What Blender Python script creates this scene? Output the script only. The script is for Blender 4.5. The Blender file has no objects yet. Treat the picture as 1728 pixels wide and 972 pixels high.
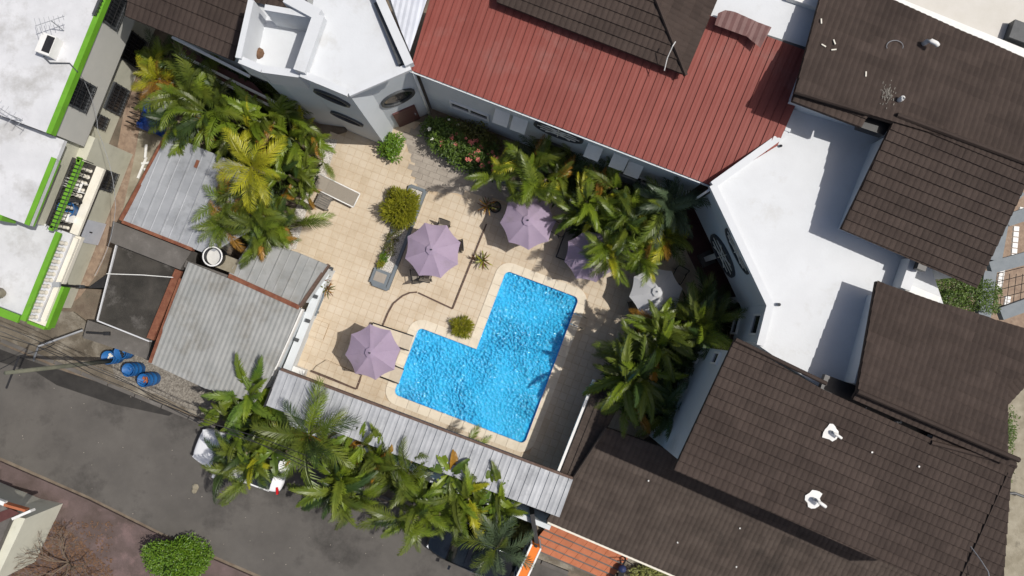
import bpy, bmesh, math, random
from mathutils import Vector, Matrix
from mathutils.geometry import tessellate_polygon, convex_hull_2d
random.seed(11)
rnd = random.Random(5)
S = bpy.context.scene
C = S.collection
# ------------------------------------------------------------------ camera
H, FPX, TILT = 35.0, 1344.0, math.atan(59/1344.0)
cam = bpy.data.cameras.new('camera'); camo = bpy.data.objects.new('camera', cam); C.objects.link(camo)
cam.sensor_width = 36; cam.lens = 28.0; cam.clip_end = 1500
camo.location = (0, 0, H); camo.rotation_euler = (TILT, 0, 0)
S.camera = camo
# ------------------------------------------------------------------ sky, sun, exposure
TOSUN = Vector((0.56, -0.03, 1)).normalized()
w = bpy.data.worlds.new('World'); S.world = w; w.use_nodes = True
nt = w.node_tree; bg = nt.nodes['Background']
sky = nt.nodes.new('ShaderNodeTexSky'); sky.sky_type = 'NISHITA'; sky.sun_disc = False; sky.dust_density = 4.0; sky.air_density = 0.9
sky.sun_elevation = math.asin(TOSUN.z); sky.sun_rotation = math.atan2(TOSUN.x, TOSUN.y)
nt.links.new(sky.outputs[0], bg.inputs[0]); bg.inputs[1].default_value = 0.10
sun = bpy.data.lights.new('sun', 'SUN'); sun.energy = 4.3; sun.angle = math.radians(0.5); sun.color = (1, 0.955, 0.89)
suno = bpy.data.objects.new('sun', sun); C.objects.link(suno)
suno.rotation_euler = (-TOSUN).to_track_quat('-Z', 'Y').to_euler()
S.view_settings.view_transform = 'Standard'; S.view_settings.look = 'None'
S.view_settings.gamma = 1; S.view_settings.exposure = -0.28
S.render.resolution_x = 1024; S.render.resolution_y = 576

# ------------------------------------------------------------------ survey helpers
# a photo point seen at a known elevation -> its place on the site (metres, x right, y up in plan)
_ct, _st = math.cos(TILT), math.sin(TILT)
def ray(px, py):
    a, b = (px-864)/FPX, -(py-486)/FPX
    return Vector((a, b*_ct+_st, b*_st-_ct))
def P(px, py, z=0.0):
    d = ray(px, py); k = (z-H)/d.z
    return Vector((d.x*k, d.y*k, z))
def XY(px, py, z=0.0):
    p = P(px, py, z); return (p.x, p.y)
def poly(pts, z): return [XY(a, b, z) for a, b in pts]
def on_wall(px, py, a, b):
    a = Vector((a[0], a[1], 0)); b = Vector((b[0], b[1], 0)); n = Vector((-(b-a).y, (b-a).x, 0))
    d = ray(px, py); k = (a - Vector((0, 0, H))).dot(n)/d.dot(n)
    return Vector((0, 0, H)) + d*k
TH = math.radians(-20.7)
U = Vector((math.cos(TH), math.sin(TH), 0)); V = Vector((-math.sin(TH), math.cos(TH), 0))

# ------------------------------------------------------------------ materials
def principled(name):
    m = bpy.data.materials.new(name); m.use_nodes = True
    return m, m.node_tree, m.node_tree.nodes['Principled BSDF']
def mk(name, c1, c2=None, scale=1.5, rough=0.7, bump=0.0, bscale=40, detail=6, c3=None, s3=0.4, t3=(0.55, 0.7), metal=0.0, objvar=0.0, spec=0.4, trans=0.0):
    """two tones mixed by world-space noise, an optional stain tone, optional per-object value shift"""
    m, t, b = principled(name); N = t.nodes; L = t.links
    b.inputs['Roughness'].default_value = rough; b.inputs['Metallic'].default_value = metal
    b.inputs['Specular IOR Level'].default_value = spec
    geo = N.new('ShaderNodeNewGeometry')
    c2 = c2 or c1
    nz = N.new('ShaderNodeTexNoise'); nz.inputs['Scale'].default_value = scale; nz.inputs['Detail'].default_value = detail
    nz.inputs['Roughness'].default_value = 0.65
    L.new(geo.outputs['Position'], nz.inputs['Vector'])
    rp = N.new('ShaderNodeValToRGB'); rp.color_ramp.elements[0].position = 0.36; rp.color_ramp.elements[1].position = 0.64
    rp.color_ramp.elements[0].color = (*c1, 1); rp.color_ramp.elements[1].color = (*c2, 1)
    L.new(nz.outputs['Fac'], rp.inputs[0]); col = rp.outputs[0]
    if c3:
        n3 = N.new('ShaderNodeTexNoise'); n3.inputs['Scale'].default_value = s3; n3.inputs['Detail'].default_value = 9; n3.inputs['Roughness'].default_value = 0.7
        L.new(geo.outputs['Position'], n3.inputs['Vector'])
        r3 = N.new('ShaderNodeValToRGB'); r3.color_ramp.elements[0].position = t3[0]; r3.color_ramp.elements[1].position = t3[1]
        L.new(n3.outputs['Fac'], r3.inputs[0])
        mx = N.new('ShaderNodeMixRGB'); L.new(r3.outputs[0], mx.inputs[0]); L.new(col, mx.inputs[1]); mx.inputs[2].default_value = (*c3, 1)
        col = mx.outputs[0]
    if objvar:
        oi = N.new('ShaderNodeObjectInfo'); mr = N.new('ShaderNodeMapRange')
        mr.inputs['To Min'].default_value = 1-objvar; mr.inputs['To Max'].default_value = 1+objvar
        L.new(oi.outputs['Random'], mr.inputs[0])
        hs = N.new('ShaderNodeHueSaturation'); L.new(col, hs.inputs['Color']); L.new(mr.outputs[0], hs.inputs['Value'])
        col = hs.outputs[0]
    L.new(col, b.inputs['Base Color'])
    if bump:
        bn = N.new('ShaderNodeTexNoise'); bn.inputs['Scale'].default_value = bscale; bn.inputs['Detail'].default_value = 5
        L.new(geo.outputs['Position'], bn.inputs['Vector'])
        bp = N.new('ShaderNodeBump'); bp.inputs['Strength'].default_value = bump; bp.inputs['Distance'].default_value = 0.03
        L.new(bn.outputs['Fac'], bp.inputs['Height']); L.new(bp.outputs[0], b.inputs['Normal'])
    if trans:   # thin leaf: part of the light passes through
        tr = N.new('ShaderNodeBsdfTranslucent'); L.new(col, tr.inputs[0])
        ms = N.new('ShaderNodeMixShader'); ms.inputs[0].default_value = trans
        out = N['Material Output']; L.new(b.outputs[0], ms.inputs[1]); L.new(tr.outputs[0], ms.inputs[2]); L.new(ms.outputs[0], out.inputs[0])
    return m
M = {}
M['soil'] = mk('soil', (.13, .10, .075), (.2, .165, .125), 2, .95, .6, 20, c3=(.07, .06, .045), s3=.5)
M['asphalt'] = mk('asphalt', (.088, .082, .075), (.118, .110, .100), .45, .9, .5, 60, c3=(.042, .039, .036), s3=.33, t3=(.52, .70), detail=12)
M['wet'] = mk('wet_asphalt', (.022, .020, .018), (.04, .037, .033), 1.2, .55, .2, 50)
M['kerbside'] = mk('dirty_concrete', (.17, .145, .11), (.09, .075, .055), 1.1, .9, .5, 25, c3=(.26, .235, .19), s3=.7, t3=(.5, .62), detail=10)
M['gravel'] = mk('gravel', (.13, .115, .095), (.30, .275, .235), 14, .95, 1.0, 30, detail=3)
M['pink_walk'] = mk('pink_pavement', (.135, .098, .094), (.075, .055, .047), .8, .9, .4, 25, c3=(.20, .135, .13), s3=.5, t3=(.52, .66), detail=10)
M['patio_brown'] = mk('patchy_patio', (.30, .22, .16), (.21, .15, .11), 4.5, .85, .2, 25, c3=(.36, .29, .22), s3=3.)
M['pale_dirt'] = mk('stained_pale_concrete', (.34, .31, .24), (.22, .195, .14), 1.3, .9, .4, 30, c3=(.11, .095, .07), s3=1.1, t3=(.56, .72), detail=10)
M['white_roof'] = mk('white_roof_paint', (.605, .63, .655), (.57, .592, .615), .9, .6, .12, 15, c3=(.45, .45, .435), s3=.6, t3=(.56, .80), detail=9)
M['old_white'] = mk('weathered_white_roof', (.62, .63, .65), (.54, .55, .57), 1.0, .7, .12, 15, c3=(.34, .335, .32), s3=.7, t3=(.50, .76), detail=10)
M['beige_roof'] = mk('beige_roof', (.55, .53, .48), (.6, .58, .54), 1, .75, .1, 15, c3=(.22, .21, .18), s3=.55, t3=(.58, .72), detail=10)
M['wall'] = mk('pale_wall_paint', (.56, .60, .625), (.60, .635, .66), .7, .7, .06, 40, c3=(.43, .47, .49), s3=.6, t3=(.58, .8))
M['cream'] = mk('cream_wall', (.50, .50, .41), (.55, .545, .45), 1.5, .8, .06, 40, c3=(.40, .395, .32), s3=.9, t3=(.55, .8))
M['grey_wall'] = mk('grey_cream_wall', (.44, .44, .41), (.48, .475, .44), .8, .8, .06, 40)
M['green_trim'] = mk('green_trim', (.115, .30, .018), (.14, .36, .025), 2, .6, c3=(.10, .20, .04), s3=2.5, t3=(.55, .8))
M['trim'] = mk('white_trim', (.76, .76, .74), (.7, .7, .68), 3, .55)
M['cornice'] = mk('cream_cornice', (.72, .69, .6), (.66, .63, .54), 3, .6)
M['tile'] = mk('brown_roof_panel', (.049, .036, .0305), (.062, .046, .039), 1.6, .8, .5, 90, c3=(.040, .029, .025), s3=.5, t3=(.5, .75), objvar=.12, spec=.18, detail=8)
M['tile_worn'] = mk('weathered_roof_panel', (.057, .044, .037), (.080, .063, .053), 1.4, .8, .5, 90, c3=(.036, .029, .025), s3=.5, objvar=.12, spec=.18, detail=9)
M['red'] = mk('red_roof_sheet', (.215, .057, .045), (.245, .070, .056), .7, .6, .1, 30, c3=(.245, .095, .08), s3=.5, objvar=.06, spec=.25)
M['maroon_sheet'] = mk('faded_maroon_sheet', (.13, .06, .055), (.17, .085, .078), 3, .6, .1, 30, objvar=.08)
M['galv'] = mk('galvanised_sheet', (.33, .345, .365), (.40, .415, .435), 1.1, .5, .1, 20, c3=(.23, .24, .25), s3=.9, t3=(.52, .72), metal=.25, objvar=.07, detail=9)
M['galv_strip'] = mk('grey_canopy_sheet', (.36, .375, .395), (.46, .475, .495), 1.4, .5, .1, 20, c3=(.25, .26, .275), s3=1.1, t3=(.55, .72), metal=.3, objvar=.10, detail=9)
M['galv_old'] = mk('weathered_sheet', (.26, .268, .26), (.33, .335, .325), 1.2, .6, .1, 20, c3=(.20, .19, .165), s3=.8, t3=(.5, .75), metal=.1, objvar=.07, detail=9)
M['pale_sheet'] = mk('pale_blue_sheet', (.50, .53, .60), (.58, .61, .67), 2, .45, objvar=.08)
M['rust'] = mk('rust', (.14, .045, .025), (.22, .09, .05), 4, .85, .3, 40)
M['dark_slab'] = mk('black_stained_slab', (.022, .02, .017), (.055, .05, .043), .9, .8, .3, 20, c3=(.16, .15, .14), s3=.8, t3=(.55, .76), detail=10)
M['grey_slab'] = mk('grey_cement', (.095, .088, .08), (.135, .125, .115), 1.3, .85, .3, 20, c3=(.2, .19, .175), s3=1.3, t3=(.6, .76), detail=10)
M['block'] = mk('cement_wall', (.25, .24, .21), (.17, .16, .14), 1.5, .9, .4, 25)
M['coping'] = mk('cream_coping', (.62, .55, .43), (.70, .63, .51), 3, .7, .15, 60, c3=(.50, .42, .31), s3=1.5, objvar=.05)
M['brown_edge'] = mk('brown_edging_tile', (.085, .05, .037), (.13, .085, .065), 8, .7, .2, 40)
M['planter'] = mk('slate_grey_paint', (.13, .155, .175), (.16, .185, .205), 3, .6)
M['pebble'] = mk('white_pebbles', (.32, .29, .25), (.72, .69, .64), 22, .9, 1.0, 40, detail=2)
M['grey_paver'] = mk('grey_paver', (.36, .32, .27), (.30, .265, .225), 3, .85, .3, 40, objvar=.08)
M['maroon_floor'] = mk('maroon_floor', (.075, .028, .026), (.10, .04, .036), 3, .5, .1, 30, objvar=.08)
M['door'] = mk('maroon_door', (.085, .03, .028), (.105, .04, .037), 4, .5)
M['glass'] = mk('dark_window_glass', (.012, .014, .017), (.02, .022, .026), 2, .06, spec=.7)
M['dark'] = mk('black_metal', (.016, .016, .018), (.026, .026, .028), 6, .45)
M['darkgrey'] = mk('dark_grey_metal', (.05, .055, .06), (.07, .075, .08), 6, .5)
M['chrome'] = mk('steel', (.6, .61, .63), (.66, .67, .69), 5, .2, metal=.9)
M['sling'] = mk('taupe_sling', (.26, .23, .19), (.30, .27, .225), 30, .9, .3, 200)
M['cushion'] = mk('pale_cushion', (.56, .49, .38), (.6, .53, .42), 10, .9, .2, 80)
M['mauve'] = mk('mauve_canvas', (.36, .285, .39), (.40, .32, .43), 1.1, .9, .25, 25, trans=.18, objvar=.06, c3=(.33, .27, .34), s3=1.5)
M['offwhite'] = mk('white_canvas', (.62, .63, .66), (.66, .67, .69), 2, .9, .12, 60, trans=.2)
M['wood_grey'] = mk('weathered_wood', (.13, .12, .11), (.2, .185, .165), 12, .85, .3, 60, objvar=.15)
M['trunk'] = mk('palm_trunk', (.14, .115, .08), (.22, .18, .12), 9, .9, .5, 30)
M['stem'] = mk('green_stem', (.16, .2, .06), (.2, .22, .09), 9, .6)
M['blue'] = mk('blue_plastic', (.012, .10, .30), (.02, .13, .36), 4, .45, c3=(.03, .06, .13), s3=2)
M['blue_tarp'] = mk('blue_tarp', (.01, .05, .30), (.03, .10, .42), 6, .4, .8, 12)
M['white_car'] = mk('white_car_paint', (.78, .79, .81), (.8, .81, .83), 2, .22, spec=.6)
M['black_car'] = mk('black_car_paint', (.006, .009, .013), (.009, .012, .018), 2, .12, spec=.7)
M['rubber'] = mk('rubber', (.018, .018, .018), (.026, .026, .026), 8, .9)
M['red_lens'] = mk('red_lens', (.5, .01, .015), (.6, .015, .02), 8, .2)
M['clear_lens'] = mk('clear_lens', (.6, .62, .65), (.7, .72, .75), 8, .1)
M['orange'] = mk('orange_tile', (.38, .12, .05), (.45, .15, .07), 3, .7, .2, 30, objvar=.07, c3=(.3, .1, .045), s3=1.2)
M['sign_orange'] = mk('orange_sign_face', (.72, .17, .012), (.75, .19, .015), 3, .5)
M['navy'] = mk('navy_print', (.02, .03, .09), (.03, .04, .11), 6, .5)
M['pole'] = mk('olive_pole', (.11, .115, .085), (.15, .15, .11), 2, .8)
M['beige_wall2'] = mk('ivory_wall', (.60, .60, .50), (.55, .55, .46), 1.2, .8, c3=(.42, .42, .34), s3=.7)
M['pink_flower'] = mk('pink_petal', (.62, .17, .15), (.7, .24, .2), 9, .7, trans=.2)
M['white_flower'] = mk('white_petal', (.8, .8, .72), (.75, .76, .66), 9, .7)
M['tank'] = mk('white_tub', (.55, .55, .52), (.62, .62, .6), 5, .6)
M['basin'] = mk('pool_tile_blue', (.03, .45, .97), (.05, .52, 1.0), 5, .5)
def leafm(name, a, b, var=.28, sc=1.3): return mk(name, a, b, sc, .42, 0, detail=3, objvar=var, spec=.45, trans=.14)
M['leaf_green'] = leafm('palm_green', (.066, .098, .012), (.128, .158, .018))
M['leaf_deep'] = leafm('palm_deep_shade_green', (.026, .052, .013), (.048, .082, .018))  # dark leaf tone; also carries the shade of palms standing in shadow
M['leaf_yellow'] = leafm('palm_yellow_green', (.26, .27, .014), (.40, .38, .022), .2)
M['leaf_lime'] = leafm('palm_lime', (.095, .15, .012), (.16, .21, .016), .22)
M['leaf_orange'] = leafm('palm_dying_frond', (.24, .12, .015), (.33, .17, .02), .25)
M['leaf_blue'] = leafm('palm_grey_green', (.055, .085, .045), (.085, .12, .06), .25)
M['leaf_banana'] = leafm('broad_leaf_green', (.06, .115, .014), (.115, .17, .02), .25)
M['bush_lime'] = leafm('bush_lime', (.17, .19, .014), (.30, .29, .022), .1, 6)
M['bush_green'] = leafm('bush_green', (.045, .09, .012), (.10, .155, .02), .1, 6)
M['bush_olive'] = leafm('bush_olive', (.07, .08, .015), (.14, .14, .025), .1, 6)
M['bush_bright'] = leafm('bush_bright_green', (.06, .14, .008), (.13, .22, .012), .1, 6)
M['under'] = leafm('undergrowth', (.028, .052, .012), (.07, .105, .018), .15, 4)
M['bush_pale'] = leafm('bush_pale', (.17, .19, .05), (.30, .31, .09), .1, 8)
M['leaf_red'] = leafm('red_leaf', (.10, .035, .025), (.17, .075, .03), .25)
M['twig'] = mk('dry_twig', (.14, .105, .075), (.2, .155, .115), 6, .9)
M['litter'] = mk('dead_leaves', (.10, .055, .035), (.17, .10, .06), 4, .95)

def deck_material():
    m, t, b = principled('sandstone_tile'); N = t.nodes; L = t.links
    geo = N.new('ShaderNodeNewGeometry')
    mp = N.new('ShaderNodeMapping'); mp.vector_type = 'POINT'; mp.inputs['Rotation'].default_value = (0, 0, -TH)
    L.new(geo.outputs['Position'], mp.inputs[0])
    sn = N.new('ShaderNodeVectorMath'); sn.operation = 'SNAP'; sn.inputs[1].default_value = (.34, .34, 50)
    ad = N.new('ShaderNodeVectorMath'); ad.operation = 'ADD'; ad.inputs[1].default_value = (DECK_O[0], DECK_O[1], 20)
    L.new(mp.outputs[0], ad.inputs[0]); L.new(ad.outputs[0], sn.inputs[0])
    wn = N.new('ShaderNodeTexWhiteNoise'); L.new(sn.outputs[0], wn.inputs[0])
    nz = N.new('ShaderNodeTexNoise'); nz.inputs['Scale'].default_value = .8; nz.inputs['Detail'].default_value = 9; L.new(geo.outputs['Position'], nz.inputs[0])
    n2 = N.new('ShaderNodeTexNoise'); n2.inputs['Scale'].default_value = 9; n2.inputs['Detail'].default_value = 5; L.new(geo.outputs['Position'], n2.inputs[0])
    a = N.new('ShaderNodeMath'); a.operation = 'MULTIPLY_ADD'; a.inputs[1].default_value = .11; L.new(wn.outputs[0], a.inputs[0]); L.new(nz.outputs[0], a.inputs[2])
    a2 = N.new('ShaderNodeMath'); a2.operation = 'MULTIPLY_ADD'; a2.inputs[1].default_value = .25; L.new(n2.outputs[0], a2.inputs[0]); L.new(a.outputs[0], a2.inputs[2])
    rp = N.new('ShaderNodeValToRGB'); e = rp.color_ramp.elements
    e[0].position = .45; e[0].color = (.455, .365, .255, 1); e[1].position = 1.0; e[1].color = (.60, .525, .42, 1)
    k = e.new(.7); k.color = (.545, .46, .345, 1)
    L.new(a2.outputs[0], rp.inputs[0]); L.new(rp.outputs[0], b.inputs['Base Color']); b.inputs['Roughness'].default_value = .75
    return m
DECK_O = (0, 0)
def water_material():
    m, t, b = principled('pool_water'); N = t.nodes; L = t.links
    geo = N.new('ShaderNodeNewGeometry')
    ds = N.new('ShaderNodeTexNoise'); ds.inputs['Scale'].default_value = 1.6; ds.inputs['Detail'].default_value = 2; L.new(geo.outputs['Position'], ds.inputs[0])
    mx = N.new('ShaderNodeMixRGB'); mx.inputs[0].default_value = .16; L.new(geo.outputs['Position'], mx.inputs[1]); L.new(ds.outputs['Color'], mx.inputs[2])
    n1 = N.new('ShaderNodeTexVoronoi'); n1.feature = 'SMOOTH_F1'; n1.inputs['Scale'].default_value = 9.5; n1.inputs['Smoothness'].default_value = .25
    L.new(mx.outputs[0], n1.inputs['Vector'])
    n2 = N.new('ShaderNodeTexNoise'); n2.inputs['Scale'].default_value = 7; n2.inputs['Detail'].default_value = 4; L.new(geo.outputs['Position'], n2.inputs[0])
    ad = N.new('ShaderNodeMath'); ad.operation = 'ADD'; L.new(n1.outputs['Distance'], ad.inputs[0]); L.new(n2.outputs[0], ad.inputs[1])
    bp = N.new('ShaderNodeBump'); bp.inputs['Strength'].default_value = 1.0; bp.inputs['Distance'].default_value = .24
    L.new(ad.outputs[0], bp.inputs['Height'])
    cal = N.new('ShaderNodeTexNoise'); cal.inputs['Scale'].default_value = .55; cal.inputs['Detail'].default_value = 3; L.new(geo.outputs['Position'], cal.inputs[0])
    cm = N.new('ShaderNodeMapRange'); cm.inputs['From Min'].default_value = .36; cm.inputs['From Max'].default_value = .62; cm.inputs['To Min'].default_value = .4; cm.inputs['To Max'].default_value = 1.0
    L.new(cal.outputs[0], cm.inputs[0]); L.new(cm.outputs[0], bp.inputs['Strength'])
    df = N.new('ShaderNodeBsdfDiffuse'); df.inputs[0].default_value = (.05, .585, 1.0, 1); L.new(bp.outputs[0], df.inputs['Normal'])
    tr = N.new('ShaderNodeBsdfTransparent'); tr.inputs[0].default_value = (.5, .93, 1, 1)
    gl = N.new('ShaderNodeBsdfGlossy'); gl.inputs['Roughness'].default_value = .09; gl.inputs[0].default_value = (1, 1, 1, 1)
    b2 = N.new('ShaderNodeBump'); b2.inputs['Strength'].default_value = 1.0; b2.inputs['Distance'].default_value = .10; L.new(ad.outputs[0], b2.inputs['Height'])
    L.new(b2.outputs[0], gl.inputs['Normal'])
    m1 = N.new('ShaderNodeMixShader'); m1.inputs[0].default_value = .72; L.new(tr.outputs[0], m1.inputs[1]); L.new(df.outputs[0], m1.inputs[2])
    m2 = N.new('ShaderNodeMixShader'); m2.inputs[0].default_value = .06; L.new(m1.outputs[0], m2.inputs[1]); L.new(gl.outputs[0], m2.inputs[2])
    L.new(m2.outputs[0], N['Material Output'].inputs[0])
    return m
M['water'] = water_material()

# ------------------------------------------------------------------ object helpers
def tag(o, label=None, cat=None, group=None, kind=None):
    if label: o['label'] = label
    if cat: o['category'] = cat
    if group: o['group'] = group
    if kind: o['kind'] = kind
    return o
def thing(name, label, cat, loc=(0, 0, 0), rz=0, group=None):
    o = bpy.data.objects.new(name, None); C.objects.link(o); o.empty_display_size = .2
    o.location = loc; o.rotation_euler = (0, 0, rz)
    return tag(o, label, cat, group)
class MB:
    """collects faces; build() links them as one mesh object"""
    def __init__(s): s.v = []; s.f = []
    def add(s, vs, fs):
        n = len(s.v); s.v += [tuple(v) for v in vs]; s.f += [tuple(i+n for i in f) for f in fs]; return s
    def prism(s, pts, z0, z1):
        a = sum(p[0]*q[1]-q[0]*p[1] for p, q in zip(pts, pts[1:]+pts[:1]))
        if a < 0: pts = pts[::-1]
        n = len(pts); vs = [(p[0], p[1], z0) for p in pts]+[(p[0], p[1], z1) for p in pts]
        fs = [(i, (i+1) % n, n+(i+1) % n, n+i) for i in range(n)]
        if n <= 4: fs += [tuple(range(n, 2*n)), tuple(range(n-1, -1, -1))]
        else:
            for t in tessellate_polygon([[Vector((p[0], p[1], 0)) for p in pts]]):
                t = list(t); A, B, D = [Vector(pts[i]) for i in t]
                if (B-A).x*(D-A).y-(B-A).y*(D-A).x < 0: t.reverse()
                fs += [tuple(i+n for i in t), tuple(t[::-1])]
        return s.add(vs, fs)
    def box(s, c, d, rz=0, ax=None):
        x, y, z = d[0]/2, d[1]/2, d[2]/2; R = Matrix.Rotation(rz, 3, 'Z') if ax is None else ax
        vs = [Vector(c)+R @ Vector((i*x, j*y, k*z)) for k in (-1, 1) for j in (-1, 1) for i in (-1, 1)]
        return s.add(vs, [(0, 2, 3, 1), (4, 5, 7, 6), (0, 1, 5, 4), (2, 6, 7, 3), (0, 4, 6, 2), (1, 3, 7, 5)])
    def bar(s, a, b, wd, z0, z1):
        a = Vector((a[0], a[1])); b = Vector((b[0], b[1])); d = (b-a).normalized(); n = Vector((-d.y, d.x))*wd/2
        return s.prism([tuple(a-n), tuple(b-n), tuple(b+n), tuple(a+n)], z0, z1)
    def tube(s, pts, r, n=6, cap=True):
        pts = [Vector(p) for p in pts]; rs = r if isinstance(r, (list, tuple)) else [r]*len(pts); vs = []; fs = []
        for i, p in enumerate(pts):
            d = (pts[min(i+1, len(pts)-1)]-pts[max(i-1, 0)]).normalized()
            a = d.cross(Vector((0, 0, 1)) if abs(d.z) < .9 else Vector((1, 0, 0))).normalized(); b = d.cross(a)
            for k in range(n):
                t = 2*math.pi*k/n; vs.append(p+(a*math.cos(t)+b*math.sin(t))*rs[i])
        for i in range(len(pts)-1):
            for k in range(n): fs.append((i*n+k, i*n+(k+1) % n, (i+1)*n+(k+1) % n, (i+1)*n+k))
        if cap: fs += [tuple(range(n-1, -1, -1)), tuple((len(pts)-1)*n+k for k in range(n))]
        return s.add(vs, fs)
    def lathe(s, c, prof, n=20, close=False):
        vs = []; fs = []; c = Vector(c)
        for r, z in prof:
            for k in range(n): t = 2*math.pi*k/n; vs.append(c+Vector((r*math.cos(t), r*math.sin(t), z)))
        for i in range(len(prof)-1):
            for k in range(n): fs.append((i*n+k, i*n+(k+1) % n, (i+1)*n+(k+1) % n, (i+1)*n+k))
        return s.add(vs, fs)
    def mesh(s, name, mat, smooth=False, off=None):
        me = bpy.data.meshes.new(name)
        vs = s.v if off is None else [(v[0]-off[0], v[1]-off[1], v[2]-off[2]) for v in s.v]
        me.from_pydata(vs, [], s.f); me.materials.append(M[mat] if isinstance(mat, str) else mat)
        if smooth:
            for p in me.polygons: p.use_smooth = True
        me.update(); return me
    def build(s, name, mat, parent=None, smooth=False, local=False):
        off = None
        if parent is not None and not local:
            q = parent; off = Vector((0, 0, 0))
            while q is not None: off += q.location; q = q.parent
        o = bpy.data.objects.new(name, s.mesh(name, mat, smooth, off)); C.objects.link(o); o.parent = parent
        return o
def put(name, me, parent, mtx=None):
    o = bpy.data.objects.new(name, me); C.objects.link(o); o.parent = parent
    if mtx is not None:
        if parent is not None:
            off = Vector((0, 0, 0)); q = parent
            while q is not None: off += q.location; q = q.parent
            mtx = Matrix.Translation(-off) @ mtx
        o.matrix_basis = mtx
    return o
def struct(name, mb, mat): return tag(mb.build(name, mat), kind='structure')
def copy_tree(o, parent=None):
    c = o.copy(); C.objects.link(c); c.parent = parent
    for ch in list(o.children): copy_tree(ch, c)
    return c
def sheet(pts, z, holes=()):
    loops = [[Vector((p[0], p[1], 0)) for p in pts]]+[[Vector((p[0], p[1], 0)) for p in h] for h in holes]
    flat = [v for l in loops for v in l]; mb = MB(); fs = []
    for t in tessellate_polygon(loops):
        A, B, D = [flat[i] for i in t]
        fs.append(tuple(t) if (B-A).cross(D-A).z > 0 else tuple(t)[::-1])
    mb.add([(v.x, v.y, z) for v in flat], fs); return mb
def inside(p, pts):
    r = False; n = len(pts)
    for i in range(n):
        a, b = pts[i], pts[(i+1) % n]
        if (a[1] > p[1]) != (b[1] > p[1]) and p[0] < (b[0]-a[0])*(p[1]-a[1])/(b[1]-a[1])+a[0]: r = not r
    return r
def lerp(a, b, t): return (a[0]+(b[0]-a[0])*t, a[1]+(b[1]-a[1])*t)

# sloping roofs ------------------------------------------------------------
class Slope:
    """plane through the eave a->b (equal height), rising to the left of a->b"""
    def __init__(s, a, b, pitch):
        s.o = a.copy(); s.s = (b-a).normalized(); h = Vector((-s.s.y, s.s.x, 0)); p = math.radians(pitch)
        s.t = h*math.cos(p)+Vector((0, 0, math.sin(p))); s.n = s.s.cross(s.t)
        s.m = Matrix(((s.s.x, s.t.x, s.n.x, s.o.x), (s.s.y, s.t.y, s.n.y, s.o.y), (s.s.z, s.t.z, s.n.z, s.o.z), (0, 0, 0, 1)))
    def hit(s, px, py):
        d = ray(px, py); k = (s.o-Vector((0, 0, H))).dot(s.n)/d.dot(s.n); return Vector((0, 0, H))+d*k
    def uv(s, px, py): q = s.hit(px, py)-s.o; return (q.dot(s.s), q.dot(s.t))
    def at(s, u, v, h=0): return s.o+s.s*u+s.t*v+s.n*h
def ccw(pts):
    a = sum(p[0]*q[1]-q[0]*p[1] for p, q in zip(pts, pts[1:]+pts[:1])); return pts if a > 0 else pts[::-1]
def clip(mb, pts, ou=0, ov=0):
    bm = bmesh.new(); vs = [bm.verts.new(v) for v in mb.v]
    for f in mb.f: bm.faces.new([vs[i] for i in f])
    n = len(pts)
    for i in range(n):
        a, b = pts[i], pts[(i+1) % n]
        if not bm.verts: break
        bmesh.ops.bisect_plane(bm, geom=bm.verts[:]+bm.edges[:]+bm.faces[:], dist=1e-5, plane_co=(a[0]-ou, a[1]-ov, 0), plane_no=(b[1]-a[1], -(b[0]-a[0]), 0), clear_outer=True)
    return bm
def tile_panel(wd, ch, amp=.019, lip=.05, ribs=6):
    n = ribs*4; mb = MB(); prof = [0, .8, 1, .5]
    xs = [wd*i/n for i in range(n+1)]; hs = [amp*prof[i % 4] for i in range(n+1)]
    vs = [(x, 0, -.005) for x in xs]+[(x, .032, lip+h) for x, h in zip(xs, hs)]+[(x, ch+.02, h) for x, h in zip(xs, hs)]; m = n+1
    mb.add(vs, [(i, i+1, m+i+1, m+i) for i in range(n)]+[(m+i, m+i+1, 2*m+i+1, 2*m+i) for i in range(n)])
    return mb
PANEL = {}
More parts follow.
